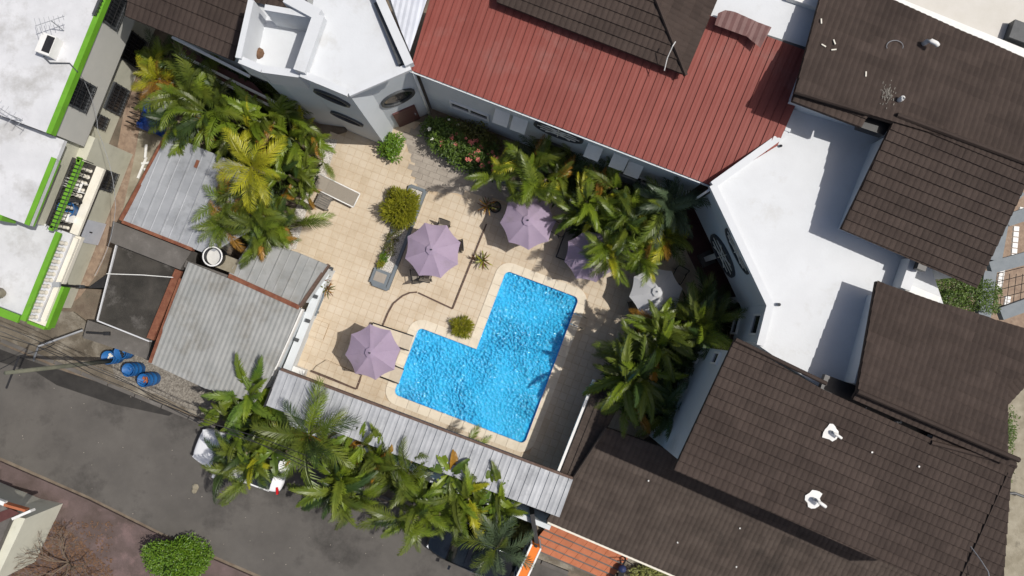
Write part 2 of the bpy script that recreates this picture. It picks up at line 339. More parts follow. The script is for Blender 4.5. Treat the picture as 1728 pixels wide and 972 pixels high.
def tile_roof(root, sl, pts, mat='tile', wd=1.26, ch=.37, board=True, pname='roof_panel', lim=300, stuff=None):
    q = [sl.uv(*p) for p in pts]; q = ccw([q[i] for i in convex_hull_2d(q)]); key = (wd, ch, mat)
    if key not in PANEL:
        mb = tile_panel(wd, ch); PANEL[key] = (mb, mb.mesh('roof_panel', mat))
    mb, me = PANEL[key]
    u0 = min(p[0] for p in q); u1 = max(p[0] for p in q); v0 = min(p[1] for p in q); v1 = max(p[1] for p in q)
    j = math.floor(v0/ch+1e-4)
    while j*ch < v1:
        sh = (j % 2)*wd*.5
        i = math.floor((u0-sh)/wd)
        while i*wd+sh < u1:
            u, v = i*wd+sh, j*ch; cs = [(u, v), (u+wd, v), (u+wd, v+ch), (u, v+ch)]
            jig = Matrix.Translation((0, 0, rnd.uniform(-.004, .006)))
            mt = sl.m @ Matrix.Translation((u, v, 0)) @ jig
            full = all(all((b[0]-a[0])*(c[1]-a[1])-(b[1]-a[1])*(c[0]-a[0]) >= -1e-6 for a, b in zip(q, q[1:]+q[:1])) for c in cs)
            if full: put(pname, me, root, mt)
            else:
                bm = clip(mb, q, u, v)
                if len(bm.faces) and sum(f.calc_area() for f in bm.faces) > .012:
                    m2 = bpy.data.meshes.new('roof_panel'); bm.to_mesh(m2); m2.materials.append(M[mat]); put(pname, m2, root, mt)
                bm.free()
            i += 1
        j += 1
    if board:
        n = len(q); b = MB()
        top = [sl.at(p[0], p[1], -.02) for p in q]; bot = [sl.at(p[0], p[1], -.16) for p in q]
        b.add(top+bot, [tuple(range(n)), tuple(range(2*n-1, n-1, -1))]+[(n+i, n+(i+1) % n, (i+1) % n, i) for i in range(n)])
        b.build('roof_board', mat, root)
    return q
def sheet_profile(wd, kind):
    if kind == 'seam': return [(0, 0), (.004, .04), (.018, .04), (.022, 0), (wd*.3, .0), (wd*.5, .006), (wd*.7, 0), (wd, 0)]
    if kind == 'rib': return [(0, 0), (.03, .035), (.07, .035), (.10, 0), (wd*.5-.03, .0), (wd*.5-.015, .012), (wd*.5+.015, .012), (wd*.5+.03, 0), (wd, 0)]
    n = max(1, round(wd/.2)); out = []
    for i in range(n*4+1): out.append((wd*i/(n*4), .017*(.5-.5*math.cos(2*math.pi*i/4))))
    return out
def sheet_roof(root, sl, pts, mat, wd, kind, pname='roof_sheet', rows=1, board=True, lap=.0):
    q = ccw([sl.uv(*p) for p in pts]); u0 = min(p[0] for p in q); u1 = max(p[0] for p in q); v0 = min(p[1] for p in q); v1 = max(p[1] for p in q)
    i = 0; rv = (v1-v0)/rows
    while u0+i*wd < u1:
        for r in range(rows):
            mb = MB(); pr = sheet_profile(wd, kind); n = len(pr); a, b = v0+r*rv, v0+(r+1)*rv+(.06 if r < rows-1 else 0)
            z0, z1 = (.02, 0) if r else (0, 0)
            z1 -= 0
            mb.add([(u0+i*wd+x, a, h+.018*(rows-1 > 0)) for x, h in pr]+[(u0+i*wd+x, b, h) for x, h in pr], [(k, k+1, n+k+1, n+k) for k in range(n-1)])
            bm = clip(mb, q)
            if len(bm.faces):
                m2 = bpy.data.meshes.new(pname); bm.to_mesh(m2); m2.materials.append(M[mat])
                put(pname, m2, root, sl.m @ Matrix.Translation((0, 0, rnd.uniform(0, .004))))
            bm.free()
        i += 1
    if board:
        n = len(q); b = MB(); top = [sl.at(p[0], p[1], -.02) for p in q]; bot = [sl.at(p[0], p[1], -.09) for p in q]
        b.add(top+bot, [tuple(range(n)), tuple(range(2*n-1, n-1, -1))]+[(n+i, n+(i+1) % n, (i+1) % n, i) for i in range(n)])
        b.build('roof_board', 'darkgrey', root)
def window(root, a, b, px, py, wd, ht, mat='trim', bars=1, grille=False, depth=.06, split=1):
    """framed window centred where the photo shows it on the wall a->b (outer face on the right of a->b... set by n)"""
    c = on_wall(px, py, a, b); d = Vector((b[0]-a[0], b[1]-a[1], 0)).normalized(); n = Vector((d.y, -d.x, 0))
    if n.dot(Vector((0, 0, 0))-Vector((c.x, c.y, 0))) < 0: n = -n
    ax = Matrix((d, n, Vector((0, 0, 1)))).transposed()
    f = MB(); t = .07
    for s_ in (-1, 1):
        f.box(c+d*s_*(wd/2)+n*depth/2, (t, depth+.04, ht+t), ax=ax); f.box(c+Vector((0, 0, s_*ht/2))+n*depth/2, (wd-t-.002, depth+.035, t), ax=ax)
    wdw = f.build('window', mat, root)
    for k in range(split):
        pw = wd/split; cc = c+d*(-wd/2+pw*(k+.5))
        MB().box(cc+n*.012, (pw-.05 if split > 1 else wd-.02, .02, ht-.02), ax=ax).build('pane', 'glass', wdw)
    if split > 1:
        for k in range(1, split): MB().box(c+d*(-wd/2+wd/split*k)+n*.04, (.06, .07, ht-.06), ax=ax).build('mullion', mat, wdw)
    if grille:
        g = MB()
        for k in range(1, int(wd/.14)): g.box(c+d*(-wd/2+.14*k)+n*.13, (.018, .018, ht+.1), ax=ax)
        for k in range(4): g.box(c+Vector((0, 0, -ht/2+ht*k/3))+n*.13, (wd+.1, .02, .025), ax=ax)
        g.build('grille', 'dark', wdw)
    return wdw
def oval_window(root, a, b, px, py, rw, rh, muntin=True):
    c = on_wall(px, py, a, b); d = Vector((b[0]-a[0], b[1]-a[1], 0)).normalized(); n = Vector((d.y, -d.x, 0))
    if n.dot(-Vector((c.x, c.y, 0))) < 0: n = -n
    N_ = 28; Z = Vector((0, 0, 1)); f = MB(); vs = []
    for k in range(N_):
        t = 2*math.pi*k/N_; e = d*math.cos(t)*rw+Z*math.sin(t)*rh; o = d*math.cos(t)*(rw+.1)+Z*math.sin(t)*(rh+.1)
        vs += [c+e+n*.005, c+e+n*.09, c+o+n*.09, c+o+n*.0]
    fs = []
    for k in range(N_):
        j = (k+1) % N_
        for s_ in range(3): fs.append((k*4+s_, j*4+s_, j*4+s_+1, k*4+s_+1))
    f.add(vs, fs); wdw = f.build('oval_window', 'darkgrey', root)
    g = MB(); g.add([c+n*.02]+[c+d*math.cos(2*math.pi*k/N_)*rw+Z*math.sin(2*math.pi*k/N_)*rh+n*.02 for k in range(N_)], [(0, 1+k, 1+(k+1) % N_) for k in range(N_)])
    g.build('pane', 'glass', wdw)
    if muntin:
        m_ = MB()
        for (p, q) in (((-.95, 0), (.95, 0)), ((-.55, .75), (.0, 0)), ((.55, .75), (0, 0)), ((-.55, -.75), (0, 0)), ((.55, -.75), (0, 0)), ((0, .95), (0, -.95)), ((-.8, .45), (.8, .45)), ((-.8, -.45), (.8, -.45))):
            m_.tube([c+d*p[0]*rw+Z*p[1]*rh+n*.06, c+d*q[0]*rw+Z*q[1]*rh+n*.06], .022, 4)
        m_.build('muntin', 'cornice', wdw)
def wall_prism(root, name, pts, z0, z1, mat):
    return MB().prism(pts, z0, z1).build(name, mat, root)
def parapet(root, pts, z0, z1, wd, mat, closed=False):
    for a, b in zip(pts, pts[1:]+(pts[:1] if closed else [])):
        MB().bar(a, b, wd, z0, z1+rnd.uniform(0, .006)).build('parapet', mat, root)
# ================================================================== SETTING
WATER = [(855, 458), (978, 502), (884, 750), (664, 664), (707, 553), (803, 588)]
def grid_fit(pts, z):   # square the pool up to the site grid
    w_ = [P(a, b, z) for a, b in pts]; uv = [[p.dot(U), p.dot(V)] for p in w_]
    n = len(uv)
    for i in range(n):
        j = (i+1) % n; k = 1 if i % 2 == 0 else 0
        m_ = (uv[i][k]+uv[j][k])/2; uv[i][k] = uv[j][k] = m_
    return [tuple((U*a+V*b).xy) for a, b in uv]
WL = grid_fit(WATER, 0)
def offset_poly(pts, d):
    pts = ccw(pts); n = len(pts); out = []
    for i in range(n):
        a, b, c = Vector(pts[i-1]), Vector(pts[i]), Vector(pts[(i+1) % n])
        n1 = Vector(((b-a).y, -(b-a).x)).normalized(); n2 = Vector(((c-b).y, -(c-b).x)).normalized()
        m_ = (n1+n2); k = d/(1+n1.dot(n2)); out.append(tuple(b+m_*k))
    return out
HOLE = offset_poly(WL, .12)
COPO = offset_poly(WL, .40)
big = [(-300, -300), (300, -300), (300, 300), (-300, 300)]
struct('ground', sheet(big, -.06, [HOLE]), 'soil')
road = poly([(-260, 470), (0, 581), (140, 640), (345, 716), (700, 868), (960, 972), (1300, 1110), (1300, 1300), (900, 1200), (440, 972), (280, 903), (150, 838), (0, 772), (-260, 650)], 0)
struct('street', sheet(road, -.03), 'asphalt')
struct('puddle', sheet(poly([(-20, 582), (60, 612), (150, 640), (300, 692), (285, 702), (190, 682), (95, 650), (60, 628), (-20, 606)], 0), -.026), 'wet')
# north pavement with kerb, gravel strip, alley, patios
pv = poly([(-260, 395), (0, 520), (125, 526), (170, 560), (245, 590), (345, 640), (470, 690), (930, 880), (1040, 925), (1300, 1040), (1300, 1100), (960, 962), (700, 860), (345, 706), (140, 632), (0, 573), (-260, 462)], .0)
struct('pavement', MB().prism(pv, -.05, .09), 'kerbside')
for i in range(22):   # kerb stones along the north edge of the street
    a = P(-40, 556); b = P(345, 710); c = P(960, 967)
    t0, t1 = i/22, (i+.96)/22
    q0 = a.lerp(c, t0); q1 = a.lerp(c, t1)
    if i == 0: kerb = struct('kerb', MB().bar(a.xy, a.lerp(c, .002).xy, .12, -.05, .1), 'kerbside')
    MB().bar(q0.xy, q1.xy, .16, -.05, .115).build('kerb_stone', 'grey_slab', kerb)
struct('gravel_strip', sheet(poly([(185, 605), (250, 595), (345, 648), (360, 690), (340, 700), (270, 668), (195, 640)], .1), .1), 'gravel')
struct('alley', sheet(poly([(250, 60), (275, 80), (245, 170), (228, 260), (205, 370), (190, 400), (165, 460), (135, 500), (110, 520), (150, 420), (190, 290), (215, 150)], .0), -.045), 'patio_brown')
struct('side_yard', sheet(poly([(247, 150), (300, 190), (290, 230), (215, 370), (205, 365), (228, 260)], .0), .0), 'pale_dirt')
struct('garden_bed', sheet(poly([(240, 60), (560, 200), (560, 300), (525, 420), (440, 450), (380, 440), (300, 230), (255, 150)], .0), -.02), 'soil')
struct('gravel_bed', sheet(poly([(545, 232), (570, 236), (550, 300), (525, 330), (500, 420), (475, 425), (500, 350), (530, 290)], 0), .018), 'pebble')
pw = poly([(-260, 650), (0, 778), (150, 843), (280, 908), (440, 978), (600, 1060), (600, 1300), (-260, 1300)], 0)
struct('pink_pavement', MB().prism(pw, -.05, .08), 'pink_walk')
struct('patio_east', sheet(poly([(1600, 300), (1760, 300), (1760, 640), (1600, 600)], 0), -.02), 'patio_brown')
struct('path_east', sheet(poly([(1640, 600), (1800, 520), (1800, 1100), (1640, 1100)], 0), -.01), 'pale_dirt')

# ------------------------------------------------------------------ terrace paving
M['deck'] = deck_material(); M['grout'] = mk('tile_grout', (.47, .37, .25), (.52, .41, .29), 2, .9)
DECK = poly([(540, 236), (645, 205), (705, 205), (900, 250), (1175, 360), (1250, 520), (1215, 600), (1120, 720), (960, 822), (890, 800), (470, 642), (495, 525), (556, 452), (490, 428), (520, 330)], 0)
terrace = struct('terrace', sheet(DECK, -.012, [HOLE]), 'grout')
PATH = poly([(683, 232), (715, 205), (760, 262), (880, 320), (868, 345), (820, 330), (722, 322), (706, 318)], 0)
PLANT = grid_fit([(700, 316), (718, 324), (655, 488), (623, 478)], 0)
T = .34; me = {}
def tile_mesh():
    mb = MB(); g = .006; h = T/2-g; b = .008
    mb.add([(-h, -h, -.02), (h, -h, -.02), (h, h, -.02), (-h, h, -.02), (-h, -h, -b), (h, -h, -b), (h, h, -b), (-h, h, -b), (-h+b, -h+b, 0), (h-b, -h+b, 0), (h-b, h-b, 0), (-h+b, h-b, 0)],
           [(0, 1, 5, 4), (1, 2, 6, 5), (2, 3, 7, 6), (3, 0, 4, 7), (4, 5, 9, 8), (5, 6, 10, 9), (6, 7, 11, 10), (7, 4, 8, 11), (8, 9, 10, 11)])
    return mb
tm = tile_mesh(); tme = tm.mesh('paving_tile', 'deck')
us = [Vector(p).dot(U.xy) for p in DECK]; vs = [Vector(p).dot(V.xy) for p in DECK]
tiles = []
COPI = offset_poly(WL, .30)
for i in range(math.floor(min(us)/T), math.ceil(max(us)/T)):
    for j in range(math.floor(min(vs)/T), math.ceil(max(vs)/T)):
        c = U*((i+.5)*T)+V*((j+.5)*T)
        if inside(c.xy, DECK) and not inside(c.xy, COPI) and not inside(c.xy, PATH): tiles.append(c)
ctr = P(690, 520)
tiles.sort(key=lambda c: (c-ctr).length)
rest = MB(); RZ = Matrix.Rotation(TH, 4, 'Z')
for k, c in enumerate(tiles):
    mt = Matrix.Translation(c+Vector((0, 0, rnd.uniform(-.003, .003)))) @ RZ
    if k < 300: put('paving_tile', tme, terrace, mt)
    else: rest.add([mt @ Vector(v) for v in tm.v], tm.f)
tag(rest.build('paving', 'deck', terrace), kind='stuff')
path = struct('path', sheet(PATH, -.004), 'grey_paver')
pus = [Vector(p).dot(U.xy) for p in PATH]; pvs = [Vector(p).dot(V.xy) for p in PATH]
for i in range(math.floor(min(pus)/.5), math.ceil(max(pus)/.5)):
    for j in range(math.floor(min(pvs)/.25), math.ceil(max(pvs)/.25)):
        c = U*((i+.5+.5*(j % 2))*.5)+V*((j+.5)*.25)
        if inside(c.xy, PATH): MB().box((c.x, c.y, .004), (.485, .235, .03), rz=TH).build('paver', 'grey_paver', path)
# raised brown-edged steps on the terrace
def edge_run(label, pts, wd=.06, z1=.07, closed=False):
    w_ = [P(a, b) for a, b in pts]; c = sum(w_, Vector())/len(w_)
    r = thing('step_edging', label, 'edging', (w_[0].x, w_[0].y, 0), group='brown edgings on the terrace')
    for a, b in zip(w_, w_[1:]):
        L = (b-a).length; n = max(1, round(L/.4))
        for k in range(n): MB().bar(a.lerp(b, k/n).xy, a.lerp(b, (k+.97)/n).xy, wd, 0, z1).build('edging_tile', 'brown_edge', r)
def raised(name, label, pts, h):
    pp = [tuple(p) for p in poly(pts, 0)]; c = pp[0]
    r = thing(name, label, 'platform', (c[0], c[1], 0)); MB().prism(pp, .004, h).build('platform_base', 'grout', r)
    a = [Vector(p).dot(U.xy) for p in pp]; b = [Vector(p).dot(V.xy) for p in pp]
    for i in range(math.floor(min(a)/T), math.ceil(max(a)/T)):
        for j in range(math.floor(min(b)/T), math.ceil(max(b)/T)):
            c = U*((i+.5)*T)+V*((j+.5)*T)
            bm = clip(tm, ccw([((Vector(q)-c.xy).dot(U.xy), (Vector(q)-c.xy).dot(V.xy)) for q in pp]))
            if len(bm.faces) and sum(f.calc_area() for f in bm.faces) > .01:
                m2 = bpy.data.meshes.new('paving_tile'); bm.to_mesh(m2); m2.materials.append(M['deck']); put('paving_tile', m2, r, Matrix.Translation((c.x, c.y, h+.014)) @ RZ)
            bm.free()
edge_run('long brown edging bent at the corner between mauve umbrellas and pool', [(821, 378), (764, 521), (706, 494)])
edge_run('curved brown edging from bend down to the umbrella nearest the pool', [(704, 493), (692, 494), (680, 499), (664, 512), (655, 528), (641, 562)])
raised('platform', 'low tiled platform beside the lowest mauve umbrella by the canopy', [(536, 617), (552, 607), (612, 634), (603, 655), (530, 624)], .12)
edge_run('short brown edging along the platform by the metal canopy', [(526, 626), (602, 656), (610, 634)], .08, .135)
raised('platform', 'small square tiled platform beside the long corrugated shed', [(528, 537), (556, 547), (546, 573), (520, 565)], .12)

# ------------------------------------------------------------------ pool
pc = P(800, 620)
pool = thing('swimming_pool', 'L-shaped swimming pool of bright blue water with cream coping', 'swimming pool', (pc.x, pc.y, 0))
bw = MB(); wl = ccw(list(WL)); n = len(wl)
bw.add([(p[0], p[1], -.03) for p in wl]+[(p[0], p[1], -1.25) for p in wl], [(i, n+i, n+(i+1) % n, (i+1) % n) for i in range(n)])
bw.build('basin_wall', 'basin', pool)
sheet(wl, -1.25).build('basin_floor', 'basin', pool)
sheet(offset_poly(wl, -.004), -.13).build('water', 'water', pool)
n = len(wl)
for i in range(n):      # coping stones, rounded outside corners
    a, b, c = Vector(wl[i-1]), Vector(wl[i]), Vector(wl[(i+1) % n])
    d1 = (b-a).normalized(); d2 = (c-b).normalized(); n1 = Vector((d1.y, -d1.x)); n2 = Vector((d2.y, -d2.x)); cx = d1.x*d2.y-d1.y*d2.x
    W_ = .40; r = .22
    if cx > 0:
        ce = b-n1*r-n2*r+Vector((0, 0)); ce = b+(-n1-n2)*r; N_ = 6; inn = []; out = []
        for k in range(N_+1):
            t = k/N_; v = (n1*math.cos(t*math.pi/2)+n2*math.sin(t*math.pi/2)); inn.append(ce+v*r); out.append(ce+v*(r+W_))
        for h0, h1 in ((0, 3), (3, 6)):
            MB().prism([tuple(p) for p in inn[h0:h1+1]]+[tuple(p) for p in out[h0:h1+1][::-1]], -.1, .035).build('coping_stone', 'coping', pool)
    else:
        q = b+n1*W_+n2*W_; MB().prism([tuple(b), tuple(b+n2*W_), tuple(q), tuple(b+n1*W_)], -.1, .035).build('coping_stone', 'coping', pool)
    m_ = Vector(wl[(i+2) % n]); cx2 = d2.x*(m_-c).y-d2.y*(m_-c).x
    s0 = b+d2*(r if cx > 0 else W_); e0 = c-d2*(r if cx2 > 0 else W_)
    L = (e0-s0).length; k_ = max(1, round(L/.5))
    for k in range(k_):
        p0 = s0+(e0-s0)*(k/k_)+d2*.006; p1 = s0+(e0-s0)*((k+1)/k_)-d2*.006
        MB().prism([tuple(p0), tuple(p1), tuple(p1+n2*W_), tuple(p0+n2*W_)], -.1, .035+rnd.uniform(-.003, .003)).build('coping_stone', 'coping', pool)
lp = P(973, 541); ld = thing('pool_ladder', 'steel handrail ladder at the right edge of the pool', 'ladder', (lp.x, lp.y, 0))
for s_ in (-1, 1):
    o = V*.24*s_
    MB().tube([lp+o+U*.35+Vector((0, 0, 0)), lp+o+U*.35+Vector((0, 0, .45)), lp+o+U*.2+Vector((0, 0, .62)), lp+o-U*.05+Vector((0, 0, .62)), lp+o-U*.22+Vector((0, 0, .45)), lp+o-U*.22+Vector((0, 0, -.9))], .022, 6).build('handrail', 'chrome', ld, True)
for k in range(3): MB().box(lp-U*.22+Vector((0, 0, -.25-.27*k)), (.08, .48, .03), rz=TH).build('rung', 'chrome', ld)

# ================================================================== BUILDINGS
def shrink(pts, d):
    return offset_poly(pts, -d)
# --- corner tower
Z = 8.2
Tp = [(508, 124), (545, 139), (588, 157), (692, 112), (640, -5), (600, -95), (540, -95)]
TW = poly(Tp, Z); c0 = P(645, 250)
tower = thing('corner_building', 'white roofed corner building with oval windows and maroon door', 'building', (c0.x, c0.y, 0))
C_ = Vector(TW[2]); dA = (Vector(TW[2])-Vector(TW[0])).normalized(); pA = Vector((-dA.y, dA.x)); dB = (Vector(TW[3])-Vector(TW[2])).normalized(); lB = (Vector(TW[3])-Vector(TW[2])).length
A0_ = Vector(TW[0])-dA*.1; C_ = C_+dA*-.02; I_ = C_+pA*.85; D_ = I_+dB*(lB-.55)
TWi = ccw([tuple(A0_), tuple(C_), tuple(I_), tuple(D_), tuple(Vector(TW[4])-dB*.3), tuple(TW[5]), tuple(TW[6])]); wall_prism(tower, 'wall', TWi, 0, Z-.3, 'wall')
MB().prism(TW, Z-.45, Z-.18).build('roof_slab', 'white_roof', tower)
parapet(tower, [TW[0], TW[1], TW[2], TW[3]], Z-.15, Z+.02, .24, 'white_roof')
parapet(tower, [TW[3], TW[4], TW[5]], Z-.15, Z+.22, .30, 'white_roof')
e0, e1 = XY(676, 108, Z), XY(634, 4, Z)
MB().bar(e0, e1, .16, Z-.15, Z+.02).build('roof_gutter', 'darkgrey', tower)
parapet(tower, [XY(508, 124, Z), XY(541, 30, Z), XY(486, 0, Z)], Z-.15, Z+.28, .40, 'white_roof')
# balcony bay on the left of it
Bp = poly([(400, 97), (440, 113), (506, 122), (541, 30), (470, -70), (420, -60)], Z)
wall_prism(tower, 'bay_wall', ccw(shrink(Bp, .12)), 0, Z-1.55, 'wall')
MB().prism(ccw(Bp), Z-1.6, Z-1.4).build('balcony_floor', 'white_roof', tower)
parapet(tower, [XY(402, 98, Z), XY(440, 114, Z), XY(505, 123, Z)], Z-1.4, Z-.12, .26, 'white_roof')
parapet(tower, [XY(402, 98, Z), XY(424, 0, Z)], Z-1.4, Z+.02, .2, 'white_roof')
parapet(tower, [XY(448, 14, Z), XY(541, 30, Z)], Z-1.4, Z+.1, .2, 'white_roof')
q = P(436, 90, Z-1.4)
nest = MB(); nest.lathe((q.x, q.y, q.z), [(.0, .18), (.14, .14), (.2, .05), (.22, 0)], 9)
tag(nest.build('leaf_heap', 'litter'), 'small heap of dead leaves on the white balcony floor', 'leaf heap')
# facades: a = left facade, b = right facade (door side)
fa, fb, fc = TWi and None, None, None
def near(pts, p): return min(pts, key=lambda q: (Vector(q)-Vector(p)).length)
km, k1, ki, k2 = tuple(A0_), tuple(C_), tuple(I_), tuple(D_)
oval_window(tower, km, k1, 561, 164, .62, .42, False); oval_window(tower, km, k1, 586, 199, .62, .36, False)
oval_window(tower, ki, k2, 671, 164, .62, .62, False)
dc = on_wall(690, 203, ki, k2); dd = (Vector(k2)-Vector(ki)).normalized(); dn = Vector((dd.y, -dd.x))
dr = MB().box((dc.x+dn.x*.03, dc.y+dn.y*.03, 1.05), (1.0, .08, 2.1), rz=math.atan2(dd.y, dd.x)).build('door', 'door', tower)
MB().box((dc.x+dn.x*.10+dd.x*.38, dc.y+dn.y*.10+dd.y*.38, 1.05), (.05, .07, .16), rz=math.atan2(dd.y, dd.x)).build('door_handle', 'chrome', dr)
MB().tube([Vector((*k2, 0))+Vector((dn.x*.1, dn.y*.1, zz)) for zz in (0, 3, 6.3)], .055, 6).build('drainpipe', 'trim', tower, True)
# left of the tower: brown tile roof
bl = P(212, 28, 6.4); br = P(393, 103, 6.4)
lr = thing('brown_roofed_house', 'brown tiled roof slope beside the balcony at the upper left', 'building', (bl.x, bl.y, 0))
sl = Slope(bl, br, 16)
tile_roof(lr, sl, [(212, 28), (393, 103), (430, -25), (330, -130), (235, -130)], ch=.52)
tile_roof(lr, sl, [(424, 2), (500, 22), (540, -60), (430, -60)], ch=.52, board=False)
lw = ccw([sl.at(u, v).xy[:] for u, v in ((.5, .5), ((br-bl).length-.3, .5), ((br-bl).length-.3, 5), (.5, 5))])
wall_prism(lr, 'wall', lw, 0, 6.0, 'wall')
for (a, b, zz, hh) in (((290, 62), (420, 128), 5.2, .14), ((300, 90), (470, 175), 3.0, .16), ((330, 118), (480, 190), 2.9, .1)):
    MB().bar(XY(*a, zz), XY(*b, zz), .1, zz-hh, zz).build('balcony_rail', 'trim', lr)
gp = poly([(285, 68), (425, 138), (480, 196), (335, 122)], 2.9); MB().prism(gp, 2.6, 2.78).build('balcony_slab', 'maroon_floor', lr)

# --- red roofed wing
ea, eb = P(692, 118, 6.3), P(1200, 313, 6.3)
red = thing('red_roofed_wing', 'long wing with red metal roof, oval windows and pale wall', 'building', (*P(860, 270).xy, 0))
RS = Slope(ea, eb, 12)
u_, v_ = RS.uv(1200, 313)
sheet_roof(red, RS, [(692, 118), (1200, 313), (1312, 246), (1348, 165), (1362, 80), (1215, 32), (1100, -10), (745, -70)], 'red', .31, 'seam', pname='red_roof_sheet')
wa, wb = RS.at(.1, .28).xy, RS.at((eb-ea).length-.15, .28).xy
far = RS.at((eb-ea).length-.15, 5).xy, RS.at(.1, 5).xy
wall_prism(red, 'wall', ccw([tuple(wa), tuple(wb), tuple(far[0]), tuple(far[1])]), 0, 6.25, 'wall')
MB().bar(RS.at(0, -.03).xy, RS.at((eb-ea).length, -.03).xy, .05, 6.17, 6.235).build('gutter', 'wall', red)
for px, py, wd, ht in ((793, 186, 1.65, .75), (1083, 303, 1.9, .75)): window(red, wa, wb, px, py, wd, ht, split=2)
for px, py, wd, ht in ((800, 215, 1.3, .5), (965, 283, 1.6, .8), (815, 222, 1.2, .6)): window(red, wa, wb, px, py, wd, ht, 'wall')
oval_window(red, wa, wb, 943, 222, .92, .62, True); oval_window(red, wa, wb, 936, 250, .86, .8, False)
rd = (Vector(wb)-Vector(wa)).normalized(); rn = Vector((rd.y, -rd.x))
for px, py in ((849, 191), (879, 203), (1004, 249), (1047, 266), (1072, 279)):
    c = on_wall(px, py, wa, wb); ax = Matrix((Vector((rd.x, rd.y, 0)), Vector((rn.x, rn.y, 0))*.55-Vector((0, 0, .83)), Vector((rn.x, rn.y, 0))*.83+Vector((0, 0, .55)))).transposed()
    MB().box(c+Vector((rn.x*.2, rn.y*.2, 0)), (.62, .75, .03), ax=ax).build('awning_panel', 'trim', red)
# white flat roof behind, with faded maroon sheets laid on its edge
ub = thing('white_flat_roof', 'white flat roof strip above the red roof at the top edge', 'roof', (*P(1290, 40, 0).xy, 0))
MB().prism(ccw(poly([(1195, 25), (1372, 85), (1410, -30), (1210, -60)], 7.35)), 7.0, 7.35).build('roof_slab', 'white_roof', ub)
parapet(ub, [XY(1330, -8, 7.5), XY(1384, 10, 7.5)], 7.35, 7.6, .3, 'trim')
ms = Slope(P(1208, 40, 7.75), P(1296, 72, 7.75), 10)
mr = thing('faded_sheet_stack', 'faded maroon corrugated sheets lying across the red roof edge', 'roofing sheets', (*P(1250, 50, 0).xy, 0))
sheet_roof(mr, ms, [(1206, 42), (1258, 61), (1276, 36), (1240, 20), (1224, 17), (1212, 22)], 'maroon_sheet', .26, 'corr', board=False)
sheet_roof(mr, ms, [(1258, 60), (1283, 81), (1302, 46), (1275, 36)], 'maroon_sheet', .26, 'corr', board=False)
ps = Slope(P(690, 88, 6.9), P(722, 95, 6.9), 4)
pr_ = thing('pale_sheet_roof', 'pale blue corrugated roof strip between tower and red roof', 'roof', (*P(690, 40, 0).xy, 0))
sheet_roof(pr_, ps, [(690, 92), (722, -5), (640, -60), (655, 0), (676, 50)], 'pale_sheet', .4, 'corr')
# --- brown hip roof above the red roof
hz = RS.hit(1000, 66).z+.42
ha, hb = P(838, 5, hz), P(1157, 128, hz)
hip = thing('hip_roofed_storey', 'brown tiled hip roof rising above the red roof', 'building', (*P(1050, 50, 0).xy, 0))
hs = Slope(ha, hb, 17); tile_roof(hip, hs, [(838, 5), (1157, 128), (1103, -8), (1060, -120), (850, -120)])
hc = hs.hit(1103, -8); hbR = P(1214, -8, hz); h2 = Slope(hb, hbR, 17)
tile_roof(hip, h2, [(1157, 128), (1214, -8), (1240, -80), (1075, -80), (1103, -8)])
MB().tube([hb+Vector((0, 0, .07)), hs.hit(1103, -8)+Vector((0, 0, .1)), hs.hit(1085, -60)+Vector((0, 0, .1))], .07, 6).build('ridge_cap', 'tile', hip)
iw = ccw([hs.at(.4, .4).xy[:], hs.at((hb-ha).length-.4, .4).xy[:], hs.at((hb-ha).length-.4, 5).xy[:], hs.at(.4, 5).xy[:]])
wall_prism(hip, 'wall', iw, 5.6, hz-.05, 'wall')
o = MB().tube([P(1121, 119, hz+.2), P(1126, 98, hz+.55), P(1135, 78, hz+.9), P(1140, 70, hz+.95)], .018, 5).build('roof_cable', 'trim'); tag(o, 'thin white cable standing loose on the brown hip roof', 'cable')

# --- white roofed wing on the right (gallery below)
Z = 6.8
wr = thing('white_roofed_wing', 'right wing with broad white flat roof and oval windows facing pool', 'building', (*P(1230, 430).xy, 0))
WRp = [(1203, 312), (1300, 515), (1283, 583), (1440, 690), (1500, 600), (1600, 520), (1560, 400), (1520, 230), (1342, 172), (1328, 222)]
WR = poly(WRp, Z)
MB().prism(ccw(WR), Z-.5, Z-.22).build('roof_slab', 'white_roof', wr)
parapet(wr, [WR[-1], WR[0], WR[1], WR[2]], Z-.22, Z, .26, 'white_roof')
MB().bar(XY(1340, 186, Z), XY(1328, 222, Z), .2, Z-.22, Z+.05).build('parapet', 'white_roof', wr)
WI = shrink(ccw(WR), .2); wi = [near(WI, WR[i]) for i in (0, 1, 2)]
up = ccw(WI); wall_prism(wr, 'upper_wall', up, 2.45, Z-.3, 'wall')
lo = ccw([tuple(Vector(p)+U.xy*1.5) for k, p in enumerate(shrink(ccw(WR), .3))]); wall_prism(wr, 'lower_wall', lo, 0, 2.6, 'door')
fd = (Vector(wi[1])-Vector(wi[0])).normalized(); fn = Vector((fd.y, -fd.x))
if fn.x > 0: fn = -fn
gal = [tuple(Vector(wi[0])-fd*.1-fn*2.0), tuple(Vector(wi[0])-fd*.1+fn*.45), tuple(Vector(wi[1])+fd*.2+fn*.45), tuple(Vector(wi[1])+fd*.2-fn*2.0)]
MB().prism(ccw(gal), 0, .09).build('gallery_floor', 'maroon_floor', wr)
for t in (.5, .94):
    c = Vector(wi[0]).lerp(Vector(wi[1]), t)-fn*.14
    col = MB().box((c.x, c.y, 1.3), (.22, .22, 2.4), rz=math.atan2(fd.y, fd.x)).build('column', 'trim', wr); MB().box((c.x, c.y, .2), (.6, .6, .22), rz=math.atan2(fd.y, fd.x)).build('column_base', 'grey_slab', col)
oval_window(wr, wi[0], wi[1], 1221, 431, .85, .72, True); oval_window(wr, wi[0], wi[1], 1246, 423, .85, .4, True)
